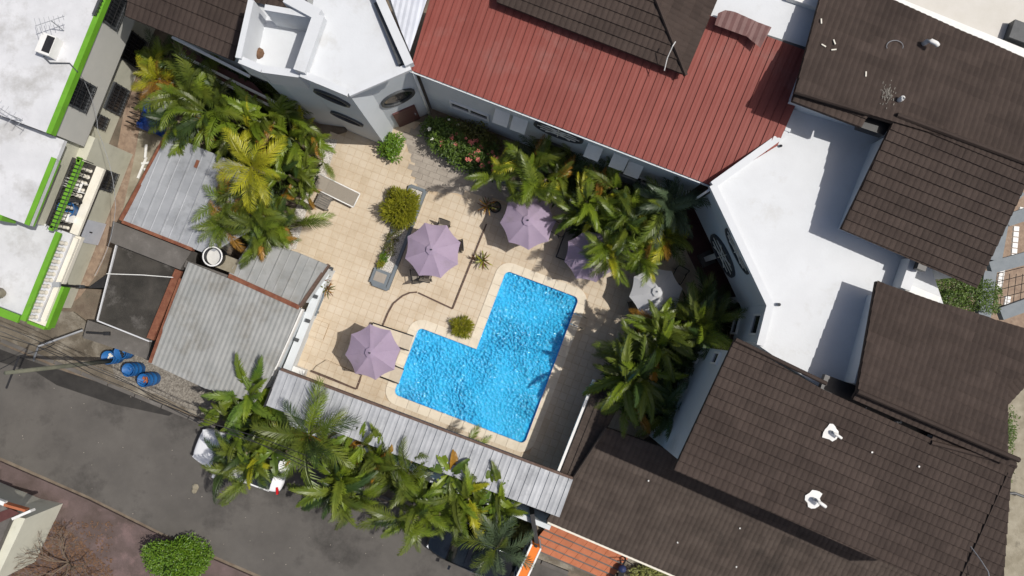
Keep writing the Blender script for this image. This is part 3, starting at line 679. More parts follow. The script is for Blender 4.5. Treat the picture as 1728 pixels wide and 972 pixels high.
for px, py in ((1277, 548), (1243, 548)): window(wr, wi[1], wi[2], px, py, .75, .9 if px > 1250 else .7)
MB().tube([P(1196, 321, 6.6), P(1160, 345, 3.4)], .05, 6).build('drainpipe', 'trim', wr, True)
# white beams and pipe stub on the roof
MB().bar(XY(1545, 438, 7.3), XY(1528, 488, 7.3), .36, Z-.2, 7.3).build('parapet', 'white_roof', wr)
MB().bar(XY(1531, 484, 7.3), XY(1587, 507, 7.3), .24, 6.9, 7.25).build('beam', 'trim', wr)
MB().tube([P(1315, 514, Z-.2), P(1315, 514, Z-.05)], .06, 8).build('roof_drain', 'darkgrey', wr); MB().tube([P(1318, 246, Z-.2), P(1318, 246, Z-.1)], .05, 8).build('roof_drain', 'dark', wr)
MB().tube([P(1515, 469, Z-.2), P(1515, 469, Z-.08)], .07, 8).build('roof_drain', 'dark', wr)

# --- upper right gable roof
Z1 = 7.75
g = thing('gable_roofed_house', 'brown tiled gable roof in the upper right corner', 'building', (*P(1560, 250).xy, 0))
s1 = Slope(P(1419, 387, Z1), P(1648, 482, Z1), 14)
tile_roof(g, s1, [(1419, 387), (1648, 486), (1712, 350), (1760, 240), (1760, 285), (1512, 196)][0:3]+[(1745, 282), (1512, 196)], ch=.36)
rz_ = s1.hit(1512, 196).z
ra, rb = s1.hit(1340, 153-12), s1.hit(1790, 300)
ra = s1.at(s1.uv(1512, 196)[0]-3.6, s1.uv(1512, 196)[1]); rb = s1.at(s1.uv(1512, 196)[0]+6, s1.uv(1512, 196)[1])
# far slope falls away from the ridge: its eave runs along the top edge of the photo
d_ = (rb-ra).normalized(); nh = Vector((-d_.y, d_.x, 0)); dist = 5.3; pit = 9
ez = rz_-dist*math.tan(math.radians(pit))
s2 = Slope(rb+nh*dist-Vector((0, 0, rz_-ez)), ra+nh*dist-Vector((0, 0, rz_-ez)), pit)
tile_roof(g, s2, [(1384, -4), (1341, 155), (1466, 190), (1512, 193), (1760, 283), (1760, 112), (1468, 2), (1440, -30)][0:2]+[(1560, 213), (1770, 286), (1770, 118), (1462, 0), (1440, -30), (1392, -30)], ch=.36)
s3 = Slope(P(1336, 172, rz_-.25), P(1452, 216, rz_-.25), 14)
tile_roof(g, s3, [(1336, 172), (1452, 216), (1468, 190), (1342, 152)], ch=.3)
MB().tube([s1.hit(1512, 195)+Vector((0, 0, .08)), s1.hit(1760, 286)+Vector((0, 0, .08))], .09, 6).build('ridge_cap', 'tile', g)
MB().tube([P(1341, 154, rz_+.06), P(1466, 191, rz_+.06)], .08, 6).build('ridge_cap', 'tile', g)
MB().prism(ccw(poly([(1453, 196), (1508, 205), (1492, 228), (1450, 214)], rz_-.5)), rz_-.9, rz_-.5).build('gap_shade_slab', 'dark', g)  # black slab stands in for the shade down in this opening
gw = ccw(shrink(ccw([s1.at(*s1.uv(1419, 387)).xy[:], s1.at(*s1.uv(1648, 484)).xy[:], s1.at(*s1.uv(1740, 290)).xy[:], s1.at(*s1.uv(1512, 200)).xy[:]]), .28))
wall_prism(g, 'wall', gw, 0, Z1-.12, 'wall')
gw2 = ccw(shrink(ccw([s2.hit(1384, 0).xy[:], s2.hit(1341, 160).xy[:], s2.hit(1740, 275).xy[:], s2.hit(1740, 110).xy[:]]), .3))
wall_prism(g, 'wall', gw2, 0, Z1-.3, 'wall')
MB().box(P(1553, 450, 7.6), (.3, .26, .3), rz=TH).build('roof_vent_box', 'dark', g)
def vent(label, px, py, sl_, r=.05, ht=.4, collar=True, bend=True):
    q = sl_.hit(px, py); t = thing('vent_pipe', label, 'vent pipe', q, group='vent pipes on the brown roofs')
    d = Vector((.14, -.10, 0)) if bend else Vector((.02, .02, 0))
    MB().tube([(0, 0, -.05), (0, 0, ht*.6), (d.x*.4, d.y*.4, ht*.9), (d.x*1.4, d.y*1.4, ht), (d.x*1.9, d.y*1.9, ht*.9)], r, 8).build('pipe', 'trim', t, True, local=True)
    if collar:
        mb = MB(); N_ = 14; vs = [(0, 0, .085)]; rr = random.Random(px)
        for k in range(N_): a = 2*math.pi*k/N_; R_ = .27+rr.uniform(-.09, .05); vs.append((R_*math.cos(a), R_*math.sin(a)*1.2, .075+.27*.0))
        mb.add(vs, [(0, 1+k, 1+(k+1) % N_) for k in range(N_)]); o = mb.build('sealant_patch', 'trim', t, local=True)
        o.rotation_euler = (sl_.n.to_track_quat('Z', 'Y')).to_euler()
vent('slanting white vent pipe near the top edge of the gable roof', 1557, 75, s2, .08, .5, False)
vent('short grey vent stub just above the gable ridge', 1516, 170, s2, .08, .25, False, False)
rr = random.Random(3)
for k, (px, py, a) in enumerate(((1406, 73, 1.9), (1405, 86, .1), (1388, 79, 2.6), (1384, 38, 1.6), (1459, 127, 1.5))):
    q = s2.hit(px, py); e = Vector((math.cos(a), math.sin(a), 0))*.14
    tag(MB().box(q+s2.n*.09, (.17, .04, .03), rz=a).build('wood_scrap', 'cornice'), ['pale stick leaning highest of three scraps on upper right roof', 'pale flat stick lowest of the scraps on upper right roof', 'short pale stick leftmost of the scraps on upper right roof', 'tiny pale scrap at the upper left of the gable roof', 'tiny pale scrap in the middle of the gable roof'][k], 'scrap')
sm2 = MB(); rs_ = random.Random(6)
for k in range(80):
    u2, v2 = s2.uv(1497+rs_.gauss(0, 6), 161+rs_.gauss(0, 9)); L2 = rs_.uniform(.02, .09)
    q0 = [s2.at(u2+a, v2+b_*L2, .075) for a, b_ in ((-.008, -.5), (.008, -.5), (.012, .5), (-.012, .5))]; sm2.add(q0, [(0, 1, 2, 3)])
tag(sm2.build('paint_smear', 'block', g), kind='stuff')
wire = MB().tube([s2.hit(1508+14*math.cos(t), 80-10*math.sin(t))+s2.n*.08 for t in [i*.35 for i in range(-1, 11)]], .012, 4)
tag(wire.build('wire_loop', 'galv'), 'thin wire bent in an arc on the gable roof', 'wire')

# --- middle right roof, falling away from its ridge
Z2 = 7.7
mi = thing('middle_roofed_house', 'brown tiled roof right of the white flat roof, mid right edge', 'building', (*P(1580, 600).xy, 0))
m_ra, m_rb = P(1446, 660, 8.5), P(1718, 776, 8.5); d_ = (m_rb-m_ra).normalized(); nh = Vector((-d_.y, d_.x, 0)); dist = 4.2; pit = 11
sm = Slope(m_rb+nh*dist-Vector((0, 0, dist*math.tan(math.radians(pit)))), m_ra+nh*dist-Vector((0, 0, dist*math.tan(math.radians(pit)))), pit)
tile_roof(mi, sm, [(1446, 660), (1700, 769), (1696, 650), (1700, 570), (1610, 520), (1479, 474)], ch=.36)
tile_roof(mi, sm, [(1590, 512), (1695, 568), (1697, 640), (1780, 590), (1780, 565)][0:2]+[(1697, 650), (1775, 600), (1775, 568)], ch=.36, board=True)
ss = Slope(P(1438, 674, 8.15), P(1572, 733, 8.15), 20)
tile_roof(mi, ss, [(1438, 674), (1700, 785), (1718, 776), (1446, 660)], ch=.3)
MB().tube([m_ra+Vector((0, 0, .06)), m_rb+Vector((0, 0, .06))], .09, 6).build('ridge_cap', 'tile', mi)
mw = ccw(shrink(ccw([sm.hit(1479, 476).xy[:], sm.hit(1446, 660).xy[:], sm.hit(1690, 765).xy[:], sm.hit(1690, 570).xy[:]]), .3)); wall_prism(mi, 'wall', mw, 0, Z2-.25, 'wall')
rx = Slope(P(1694, 690, 7.0), P(1780, 598, 7.0), 14)
tile_roof(mi, rx, [(1694, 688), (1775, 602), (1775, 560), (1700, 640)], ch=.36)

# --- big lower right roof
Z3 = 7.3
lg = thing('large_roofed_house', 'largest brown tiled roof with two white vents, lower right', 'building', (*P(1400, 800).xy, 0))
sL = Slope(P(1137, 793, Z3), P(1412, 912, Z3), 8)
tile_roof(lg, sL, [(1137, 793), (1300, 864), (1390, 658), (1240, 572)], 'tile', ch=.36)
tile_roof(lg, sL, [(1300, 864), (1412, 914), (1640, 1015), (1690, 1015), (1688, 836), (1706, 801), (1575, 742), (1390, 658)], 'tile', ch=.36)
sR = Slope(P(1412, 914, Z3), P(1430, 921, Z3), 11)
hipx = Slope(P(1692, 1010, 7.0), P(1688, 835, 7.0), 8)
tile_roof(lg, sL, [(1570, 744), (1706, 803), (1716, 785), (1578, 727)], 'tile', ch=.36, board=False)
tz = sL.hit(1240, 572).z
rs = Slope(P(1395, 640, tz-.08), P(1245, 566, tz-.08), 4)
MB().tube([sL.hit(1240, 573)+Vector((0, 0, .08)), sL.hit(1393, 647)+Vector((0, 0, .08))], .075, 6).build('ridge_cap', 'tile', lg)
MB().tube([sL.hit(1570, 746)+Vector((0, 0, .05)), sL.hit(1712, 783)+Vector((0, 0, .05))], .09, 6).build('ridge_cap', 'tile', lg)
MB().tube([sL.hit(1700, 797)+Vector((0, 0, .05)), sL.hit(1640, 930)+Vector((0, 0, .06)), sL.hit(1612, 990)+Vector((0, 0, .06))], .03, 6).build('ridge_cap', 'tile', lg)
MB().prism(ccw(poly([(1393, 632), (1442, 650), (1690, 768), (1690, 785), (1570, 746), (1383, 660)], tz-.55)), tz-.8, tz-.55).build('gap_shade_slab', 'dark', lg)  # solid black fill painted as the shaded depth between the two roofs
lw_ = ccw(shrink(ccw([sL.hit(1137, 793).xy[:], sL.hit(1405, 910).xy[:], sL.hit(1640, 1000).xy[:], sL.hit(1690, 800).xy[:], sL.hit(1395, 660).xy[:], sL.hit(1240, 573).xy[:]]), .3))
wall_prism(lg, 'wall', lw_, 0, Z3-.12, 'wall')
k5, k6 = near(lw_, sL.hit(1137, 793).xy[:]), near(lw_, sL.hit(1240, 573).xy[:])
window(lg, k5, k6, 1209, 605, .42, .7); window(lg, k5, k6, 1177, 604, .42, .6)
vent('white vent pipe in ragged white sealant, upper of two on the large roof', 1401, 728, sL, .05, .3)
vent('bent white vent pipe in ragged white sealant, lower of two on large roof', 1372, 841, sL, .06, .45)
for k, (px, py) in enumerate(((1456, 692), (1514, 714), (1573, 737))):
    q = P(px, py, tz-.3); t = tag(MB().tube([q+Vector((0, 0, -.3)), q, q+Vector((.12, .05, .05))], .055, 6).build('pipe_stub', 'trim'), ['first white pipe stub from the left in the dark gap between roofs', 'middle white pipe stub in the dark gap between roofs', 'last white pipe stub at the right end of the dark gap'][k], 'pipe')
for k, (px, py) in enumerate(((1470, 762), (1549, 786), (1248, 890), (1241, 955))):
    q = sL.hit(px, py)+sL.n*.08
    if k > 1: continue
    tag(MB().box(q, (.055, .05, .04), rz=k).build('debris_scrap', 'trim'), ['white crumb right of the upper vent on the large roof', 'white crumb nearest the right edge of the large roof'][k], 'debris')
tag(MB().tube([P(1635, 918, 7.5), P(1655, 945, 7.9), P(1668, 965, 8.1), P(1672, 990, 8.1)], .016, 4).build('roof_cable', 'galv'), 'thin grey cable standing at the bottom right roof corner', 'cable')

# --- low gallery roof with white gutter (in front of the big roof)
Z4 = 2.3
lwr = thing('low_roofed_gallery', 'low brown tiled roof with white gutter beside the pool', 'building', (*P(1050, 820).xy, 0))
sW = Slope(P(922, 879, Z4), P(1150, 973, Z4), 12)
tile_roof(lwr, sW, [(922, 879), (1560, 1151), (1760, 1040), (1160, 770), (1024, 722)], 'tile_worn', ch=.36)
gz = sW.hit(967, 808).z-.25
sG = Slope(P(1007, 642, gz), P(945, 798, gz), 16)
tile_roof(lwr, sG, [(1007, 642), (945, 798), (967, 808), (1024, 722), (1060, 655)], 'tile_worn', ch=.30)
gut = MB().bar(XY(1003, 641, gz+.05), XY(942, 796, gz+.05), .10, gz-.12, gz+.05).build('gutter', 'trim', lwr)
MB().tube([sW.hit(967, 808)+Vector((0, 0, .06)), sW.hit(1024, 722)+Vector((0, 0, .06))], .08, 6).build('ridge_cap', 'tile_worn', lwr)
MB().bar(XY(924, 882, Z4-.05), XY(1290, 1038, Z4-.05), .08, Z4-.2, Z4-.05).build('fascia', 'cornice', lwr)
gg = ccw(shrink(ccw([sW.hit(935, 870).xy[:], sW.hit(1285, 1020).xy[:], sW.hit(1400, 930).xy[:], sW.hit(1030, 735).xy[:]]), .45)); wall_prism(lwr, 'wall', gg, 0, Z4-.2, 'wall')
q = sW.hit(1094, 810); tag(MB().box(q+sW.n*.08, (.06, .05, .04), rz=.6).build('debris_scrap', 'trim'), 'white crumb on the low roof beside the dark shadow', 'debris')
for k, (px, py) in enumerate(((1248, 890), (1242, 955), (1143, 914))):
    tag(MB().box(sW.hit(px, py)+sW.n*.08, (.055, .05, .04), rz=k).build('debris_scrap', 'trim'), ['white crumb high on the low roof under the dark eave', 'white crumb on the low roof at the bottom edge', 'white crumb in the middle of the low roof'][k], 'debris')

# --- metal canopy along the street side of the terrace
cz = 2.8
cn = thing('metal_canopy', 'long grey sheet-metal canopy between pool terrace and street palms', 'canopy', (*P(700, 740).xy, 0))
sC = Slope(P(449, 684, cz), P(944, 873, cz), 3)
sheet_roof(cn, sC, [(449, 684), (944, 873), (967, 809), (472, 624)], 'galv_strip', .40, 'seam', pname='canopy_sheet')
MB().bar(sC.hit(474, 623).xy[:], sC.hit(966, 807).xy[:], .10, cz-.12, cz+.12).build('fascia', 'brown_edge', cn)
MB().bar(XY(471, 626, cz), XY(447, 686, cz), .08, cz-.12, cz+.08).build('fascia', 'dark', cn)
for t in (0.02, .25, .5, .75, .97):
    q = sC.at(12.6*t, .12); MB().tube([(q.x, q.y, 0), (q.x, q.y, cz-.05)], .05, 6).build('post', 'darkgrey', cn)
wq = [XY(470, 690, 0), XY(925, 872, 0)]
tag(MB().bar(wq[0], wq[1], .2, 0, 1.9).build('boundary_wall', 'wall'), 'plain boundary wall beneath the metal canopy along the street', 'wall')

# --- sheds on the left
shA = thing('grey_shed', 'grey corrugated shed roof with rusty left edge behind palms', 'shed', (*P(300, 330).xy, 0))
sA = Slope(P(206, 371, 2.7), P(335, 425, 2.7), 3)
sheet_roof(shA, sA, [(206, 371), (352, 430), (440, 380), (425, 285), (283, 227)], 'galv', .82, 'rib', rows=2)
MB().bar(XY(204, 372, 2.75), XY(283, 225, 2.75), .16, 2.5, 2.79).build('rusty_edge', 'rust', shA); MB().bar(XY(206, 374, 2.75), XY(325, 421, 2.75), .13, 2.5, 2.78).build('rusty_edge', 'rust', shA)
wall_prism(shA, 'wall', ccw(shrink(ccw(poly([(206, 371), (345, 428), (425, 285), (283, 227)], 2.7)), .2)), 0, 2.58, 'block')
MB().box(sA.hit(333, 277)+Vector((0, 0, .06)), (.13, .32, .02), rz=-.35).build('rust_patch', 'rust', shA)
shC = thing('ribbed_shed', 'small ribbed shed roof with dark red edge next to terrace', 'shed', (*P(470, 460).xy, 0))
sc = Slope(P(386, 462, 2.55), P(505, 517, 2.55), 3)
sheet_roof(shC, sc, [(386, 462), (505, 517), (553, 447), (500, 425), (425, 405)], 'galv_old', .78, 'rib')
MB().bar(XY(506, 517, 2.6), XY(554, 446, 2.6), .11, 2.35, 2.64).build('fascia', 'brown_edge', shC); MB().bar(XY(386, 465, 2.6), XY(505, 519, 2.6), .18, 2.35, 2.63).build('rusty_gutter', 'rust', shC)
wall_prism(shC, 'wall', ccw(shrink(ccw(poly([(386, 462), (505, 517), (553, 447), (425, 405)], 2.55)), .15)), 0, 2.42, 'wall')
shB = thing('long_shed', 'long pale corrugated shed roof reaching the street', 'shed', (*P(380, 560).xy, 0))
sB = Slope(P(252, 610, 2.35), P(452, 690, 2.35), 3)
sheet_roof(shB, sB, [(252, 612), (345, 655), (430, 680), (456, 640), (508, 520), (318, 442)], 'galv_old', .8, 'corr')
MB().bar(XY(253, 612, 2.4), XY(305, 470, 2.4), .13, 2.1, 2.43).build('rusty_edge', 'rust', shB)
MB().bar(XY(313, 445, 2.4), XY(388, 472, 2.4), .3, 2.2, 2.46).build('gutter', 'grey_slab', shB)
MB().bar(XY(509, 521, 2.4), XY(458, 634, 2.4), .14, 2.15, 2.42).build('white_edge', 'trim', shB)
wall_prism(shB, 'wall', ccw(shrink(ccw(poly([(254, 608), (345, 650), (440, 665), (507, 522), (320, 445)], 2.35)), .15)), 0, 2.22, 'wall')
sw0 = poly([(556, 452), (500, 575), (490, 620)], 0)
tag(MB().bar(XY(556, 462, 0), XY(492, 622, 0), .34, 0, .75).build('low_wall', 'wall'), 'low pale wall along the terrace beside the sheds', 'wall')
for k, (px, py) in enumerate(((558, 453), (532, 500), (519, 541), (500, 573))):
    q = P(px, py, .85); t = thing('wall_lamp', ['black wall lamp at the corner of the ribbed shed', 'black wall lamp beside the grey bench on low wall', 'dark grey box lamp in the middle of the low wall', 'black wall lamp lowest along the low pale wall'][k], 'lamp', q, group='small fixtures on the low wall')
    MB().box((0, 0, 0), (.16, .11, .1), rz=TH).build('lamp_body', 'dark', t, local=True); MB().box((.03, -.01, .07), (.2, .15, .025), rz=TH).build('lamp_cap', 'darkgrey', t, local=True)
b_ = thing('bench', 'grey slab bench along the low wall near the red plant', 'bench', (*P(538, 510).xy, 0), rz=math.radians(68))
MB().box((0, 0, .42), (1.15, .42, .07)).build('seat', 'planter', b_, local=True)
for s_ in (-.42, .42): MB().box((s_, 0, .19), (.1, .36, .385)).build('leg', 'planter', b_, local=True)
tag(MB().box(P(497, 627, .3), (.95, .5, .5), rz=TH).build('white_chest', 'trim'), 'white flat chest at the corner between canopy and low wall', 'chest')
# concrete yard with black stained roof
yd = thing('flat_roofed_outhouse', 'black-stained flat cement roof between alley and long shed', 'outhouse', (*P(235, 490).xy, 0))
MB().prism(ccw(poly([(200, 411), (303, 455), (252, 574), (166, 541)], 2.1)), 0, 2.1).build('roof_slab', 'dark_slab', yd)
MB().prism(ccw(poly([(190, 373), (323, 424), (304, 455), (184, 408)], 2.45)), 0, 2.45).build('upper_ledge', 'grey_slab', yd)
MB().prism(ccw(poly([(148, 540), (252, 575), (251, 607), (140, 570)], 1.5)), 0, 1.5).build('lower_ledge', 'grey_slab', yd)
MB().bar(XY(302, 456, 2.2), XY(254, 572, 2.2), .3, 1.9, 2.26).build('rusty_edge', 'rust', yd)
for a, b in (((196, 413), (164, 541)), ((164, 541), (252, 576))): MB().bar(XY(*a, 2.15), XY(*b, 2.15), .05, 1.9, 2.17).build('roof_edge', 'old_white', yd)
tag(MB().tube([P(180, 462, 2.3), P(240, 464, 2.25), P(292, 468, 2.28)], .02, 5).build('white_pipe', 'trim'), 'thin white pipe lying across the black-stained flat roof', 'pipe')
tq = P(365, 434, 2.6); tk = thing('water_tub', 'round white open tub with black rim between shed roofs', 'tub', tq)
MB().lathe((0, 0, 0), [(.38, -.3), (.4, .35), (.43, .38), (.43, .42), (.36, .42), (.35, .1), (0, .08)], 22).build('tub_wall', 'dark', tk, True, local=True)
MB().lathe((0, 0, 0), [(.34, .13), (0, .13)], 22).build('tub_floor', 'tank', tk, local=True); MB().lathe((0, 0, 0), [(.41, .425), (.38, .44), (.355, .425)], 22).build('rim', 'trim', tk, True, local=True)
tag(MB().box(P(382, 444, 2.5), (.95, .6, .2), rz=TH).build('cement_plinth', 'pale_dirt'), 'stained cement plinth beside the round tub', 'plinth')
# ------------------------------------------------------------------ white and green house on the left
def uvp(px, py, z): p = P(px, py, z); return p.dot(U), p.dot(V)
def rect(u0, u1, v0, v1): return ccw([tuple((U*a+V*b).xy) for a, b in ((u0, v0), (u1, v0), (u1, v1), (u0, v1))])
lh = thing('green_trimmed_house', 'white roofed house with lime green edging and cream walls, left edge', 'house', (*P(150, 400).xy, 0))
NZ, MZ, SZ = 6.0, 5.3, 4.25
uN, vN0 = uvp(84, 226, NZ); vN1 = 30; uL = uN-16
uM, vM0 = uvp(50, 381, MZ); vM1 = vN0-.02
uS, vS0 = uvp(38, 541, SZ); vS1 = vM0
uw, _ = uvp(165, 408, 0); un, _ = uvp(222, 148, 0)
wall_prism(lh, 'upper_wall', rect(uL, uN-.1, vN0+.05, vN1), 3.5, NZ-.2, 'grey_wall')
wall_prism(lh, 'lower_wall', rect(uL, un, vN0+.6, vN1), 0, 3.55, 'cream')
wall_prism(lh, 'lower_wall', rect(uL, uw, vS0+.35, vN0+.55), 0, 3.2, 'cream')
MB().prism(rect(uL, uN, vN0, vN1), NZ-.2, NZ).build('roof_slab', 'old_white', lh)
MB().bar((U*(uN-.02)+V*vN0).xy, (U*(uN-.02)+V*vN1).xy, .2, NZ-.25, NZ+.05).build('green_edge', 'green_trim', lh)
MB().prism(rect(uL, uM, vM0, vM1), MZ-.2, MZ).build('roof_slab', 'old_white', lh)
MB().bar((U*(uM-.10)+V*vM0).xy, (U*(uM-.10)+V*(vM1-.75)).xy, .2, MZ-.3, MZ+.04).build('green_edge', 'green_trim', lh)
wall_prism(lh, 'upper_wall', rect(uL, uM-.6, vM0+.02, vM1+.2), 3.2, MZ-.21, 'cream')
MB().bar((U*(uM-1.1)+V*(vM0-.1)).xy, (U*(uM-3.4)+V*(vM0-.1)).xy, .22, MZ-.9, MZ-.02).build('green_edge', 'green_trim', lh)
# terrace over the street end
MB().prism(rect(uL, uS+.1, vS0, vS1+.1), 3.2, 3.45).build('terrace_floor', 'old_white', lh)
MB().prism(rect(uL, uS+.34, vS0-.12, vS1+.1), 2.95, 3.19).build('cornice', 'cornice', lh)
MB().bar((U*(uS+.40)+V*(vS0-.14)).xy, (U*(uS+.40)+V*(vS0+1.6)).xy, .12, 2.75, 3.22).build('green_edge', 'green_trim', lh); MB().bar((U*(uS+.34)+V*(vS0-.2)).xy, (U*(uS-.4)+V*(vS0-.2)).xy, .12, 2.75, 3.22).build('green_edge', 'green_trim', lh)
MB().bar((U*uS+V*vS0).xy, (U*uS+V*(vS1+.05)).xy, .22, SZ-.12, SZ).build('rail', 'green_trim', lh); MB().bar((U*(uS-.16)+V*vS0).xy, (U*(uS-14)+V*vS0).xy, .3, SZ-.13, SZ+.004).build('rail', 'green_trim', lh)
bal = MB().lathe((0, 0, 0), [(.09, 0), (.09, .06), (.05, .1), (.085, .25), (.085, .34), (.045, .5), (.05, .58), (.09, .62), (.09, .68)], 8).mesh('baluster', 'cornice', True)
n = int((vS1-vS0)/.26)
for k in range(n): put('baluster', bal, lh, Matrix.Translation(U*uS+V*(vS0+.15+k*.26)+Vector((0, 0, 3.45))))
MB().bar((U*(uS+.23)+V*(vS0+.1)).xy, (U*(uS+.23)+V*vS1).xy, .2, 3.2, 3.34).build('cornice', 'cornice', lh)
# caged balcony
ub0 = uM+.3; ub1 = uvp(132, 274, 4.5)[0]; vb0 = uvp(90, 386, 4.4)[1]; vb1 = uvp(130, 268, 4.4)[1]
MB().prism(rect(ub0-1.2, ub1+.45, vb0, vb1), 3.2, 3.42).build('balcony_floor', 'dark_slab', lh)
MB().bar((U*(ub1+.32)+V*vb0).xy, (U*(ub1+.32)+V*vb1).xy, .34, 3.36, 3.5).build('cornice', 'cornice', lh)
for (a, b) in (((ub1, vb0), (ub1, vb1)), ((ub0-.1, vb1), (ub1, vb1)), ((ub0-.1, vb0), (ub1, vb0))):
    MB().bar((U*a[0]+V*a[1]).xy, (U*b[0]+V*b[1]).xy, .2, 4.3, 4.46).build('rail', 'green_trim', lh)
n = int((vb1-vb0)/.27)
for k in range(n):
    put('baluster', bal, lh, Matrix.Translation(U*ub1+V*(vb0+.15+k*.27)+Vector((0, 0, 3.5))))
for k in range(int((vb1-vb0)/.16)):
    p_ = U*(ub1+.04)+V*(vb0+.08+k*.16); MB().tube([p_+Vector((0, 0, 3.5)), p_+U*.06+Vector((0, 0, 4.5)), p_-U*.12+Vector((0, 0, 4.75))], .018, 4).build('grille_bar', 'dark', lh)
for zz, o_ in ((4.5, .1), (4.75, -.08), (3.95, .05)): MB().tube([U*(ub1+o_)+V*vb0+Vector((0, 0, zz)), U*(ub1+o_)+V*vb1+Vector((0, 0, zz))], .016, 4).build('grille_bar', 'dark', lh)
for k in range(8):
    p_ = U*(ub0+(ub1-ub0)*k/8)+V*(vb1+.05); MB().tube([p_+Vector((0, 0, 3.5)), p_+Vector((0, 0, 4.7))], .018, 4).build('grille_bar', 'dark', lh)
bc = U*((ub0+ub1)/2-.1)
def at_bal(v, z=3.42): q = bc+V*v; return (q.x, q.y, z)
st = thing('plastic_chair', 'white slatted chair on the green caged balcony', 'chair', at_bal(vb1-1.0), TH)
MB().box((0, 0, .42), (.45, .45, .05)).build('seat', 'trim', st, local=True)
for k in range(4): MB().box((-.2, -.16+.11*k, .68), (.04, .06, .5)).build('back_slat', 'trim', st, local=True)
for sx in (-1, 1):
    for sy in (-1, 1): MB().box((sx*.18, sy*.18, .2), (.05, .05, .4)).build('leg', 'trim', st, local=True)
bk = thing('bicycle_tyre', 'black tyre leaning on the caged balcony rail', 'tyre', at_bal(vb1-1.7))
tr_ = MB().tube([(math.cos(t)*.42, .02, .45+math.sin(t)*.42) for t in [i*2*math.pi/20 for i in range(21)]], .06, 6); tr_.build('tyre', 'rubber', bk, True, local=True); MB().tube([(-.4, .02, .45), (.4, .02, .45)], .02, 5).build('spoke', 'darkgrey', bk, local=True)
tb = thing('blue_tub', 'blue tub with white cloth at the lower end of the caged balcony', 'tub', at_bal(vb0+.85), TH)
MB().lathe((0, 0, 0), [(.26, 0), (.34, .5), (.37, .52), (.32, .5), (.3, .25), (0, .24)], 14).build('tub_wall', 'blue', tb, True, local=True); MB().box((.02, -.32, .3), (.5, .3, .45), rz=.1).build('cloth', 'trim', tb, local=True)
# windows and door on the alley side
for (u, pts) in ((uN-.1, ((132, 158, 1.05, 1.5), (186, 12, 1.2, 1.6))), (un, ((196, 167, 1.15, 1.3), (224, 83, 1.2, 1.4), (170, 206, .5, .7))), (uw, ((181, 305, .8, 1.0), (99, 487, .55, .55)))):
    a, b = (U*u+V*-20).xy, (U*u+V*20).xy
    for px, py, wd, ht in pts: window(lh, a, b, px, py, wd, ht, 'darkgrey', grille=True)
a, b = (U*uw+V*-20).xy, (U*uw+V*20).xy; c = on_wall(146, 390, a, b)
dr = MB().box((c.x+U.x*.03, c.y+U.y*.03, 1.0), (.07, 1.0, 2.0), rz=TH).build('door', 'pale_sheet', lh); MB().box((c.x+U.x*.1, c.y+U.y*.1, 1.0), (.06, .05, .14), rz=TH).build('door_handle', 'dark', dr)
# pump hood block, antennas and pot on the roof
q = P(90, 82, NZ); hb_ = thing('roof_unit', 'white boxed unit with dark opening on the green-edged roof', 'air conditioner', q, TH)
MB().box((0, 0, .25), (.55, .75, .5)).build('housing', 'trim', hb_, local=True); MB().box((.1, .02, .502), (.3, .62, .012)).build('intake', 'dark', hb_, local=True); MB().tube([(-.1, -.4, .2), (.15, -.55, .1), (.8, -.3, .05), (1.2, -.5, .05)], .025, 5).build('pipe', 'darkgrey', hb_, local=True)
def antenna(label, px, py, z, h_, n_, rz):
    t = thing('roof_antenna', label, 'antenna', P(px, py, z), rz, 'antennas on the left roof')
    MB().tube([(0, 0, 0), (.05, .02, h_)], .02, 5).build('mast', 'galv', t, local=True); MB().tube([(-.55, 0, h_), (.55, .04, h_)], .014, 4).build('boom', 'galv', t, local=True)
    for k in range(n_): x = -.5+k*1.0/(n_-1); MB().tube([(x, -.28+.03*k, h_+.01), (x, .28-.03*k, h_+.01)], .01, 4).build('element', 'galv', t, local=True)
antenna('many-armed aerial next to the boxed roof unit', 108, 52, NZ, .9, 7, .3)
antenna('dark aerial near the notch in the white roof', 38, 203, NZ, .8, 4, -.6)
q = P(5, 495, 3.46); pt = thing('roof_urn', 'weathered urn on the terrace at the left photo edge', 'urn', q)
MB().lathe((0, 0, 0), [(.14, 0), (.22, .2), (.17, .42), (.22, .5), (.18, .5), (.1, .3), (0, .3)], 12).build('urn_body', 'pale_dirt', pt, True, local=True)
q = P(181, 268, 0); pp_ = thing('potted_plant', 'small potted plant with drooping leaves at the alley wall', 'potted plant', q)
# (leaves added with the other plants)
POT_ALLEY = pp_

# ------------------------------------------------------------------ neighbours at the edges
tr2 = thing('beige_roofed_building', 'beige flat-roofed building with white parapet, top right corner', 'building', (*P(1650, 30).xy, 0))
tz2 = 6.0; tp = poly([(1500, -8), (1745, 92), (1800, -60), (1560, -80)], tz2)
MB().prism(ccw(tp), tz2-.3, tz2).build('roof_slab', 'beige_roof', tr2); MB().bar(XY(1478, -12, tz2+.25), XY(1760, 102, tz2+.25), .3, tz2-.25, tz2+.25).build('parapet', 'trim', tr2)
wall_prism(tr2, 'wall', ccw(shrink(ccw(poly([(1485, -5), (1760, 108), (1800, -60), (1560, -80)], tz2)), .1)), 0, tz2-.3, 'wall')
for k in range(9):
    q = Vector(XY(1478, -12, tz2)).lerp(Vector(XY(1760, 102, tz2)), (k+.7)/9); MB().box((q.x+.1, q.y-.26, tz2-.45), (.45, .06, .6), rz=TH).build('wall_panel', 'pale_sheet', tr2)
bx_ = MB().box(P(1722, 58, tz2+.2), (.9, .7, .4), rz=TH); tag(bx_.build('roof_box', 'darkgrey'), 'dark box standing on the beige roof at top right', 'box')
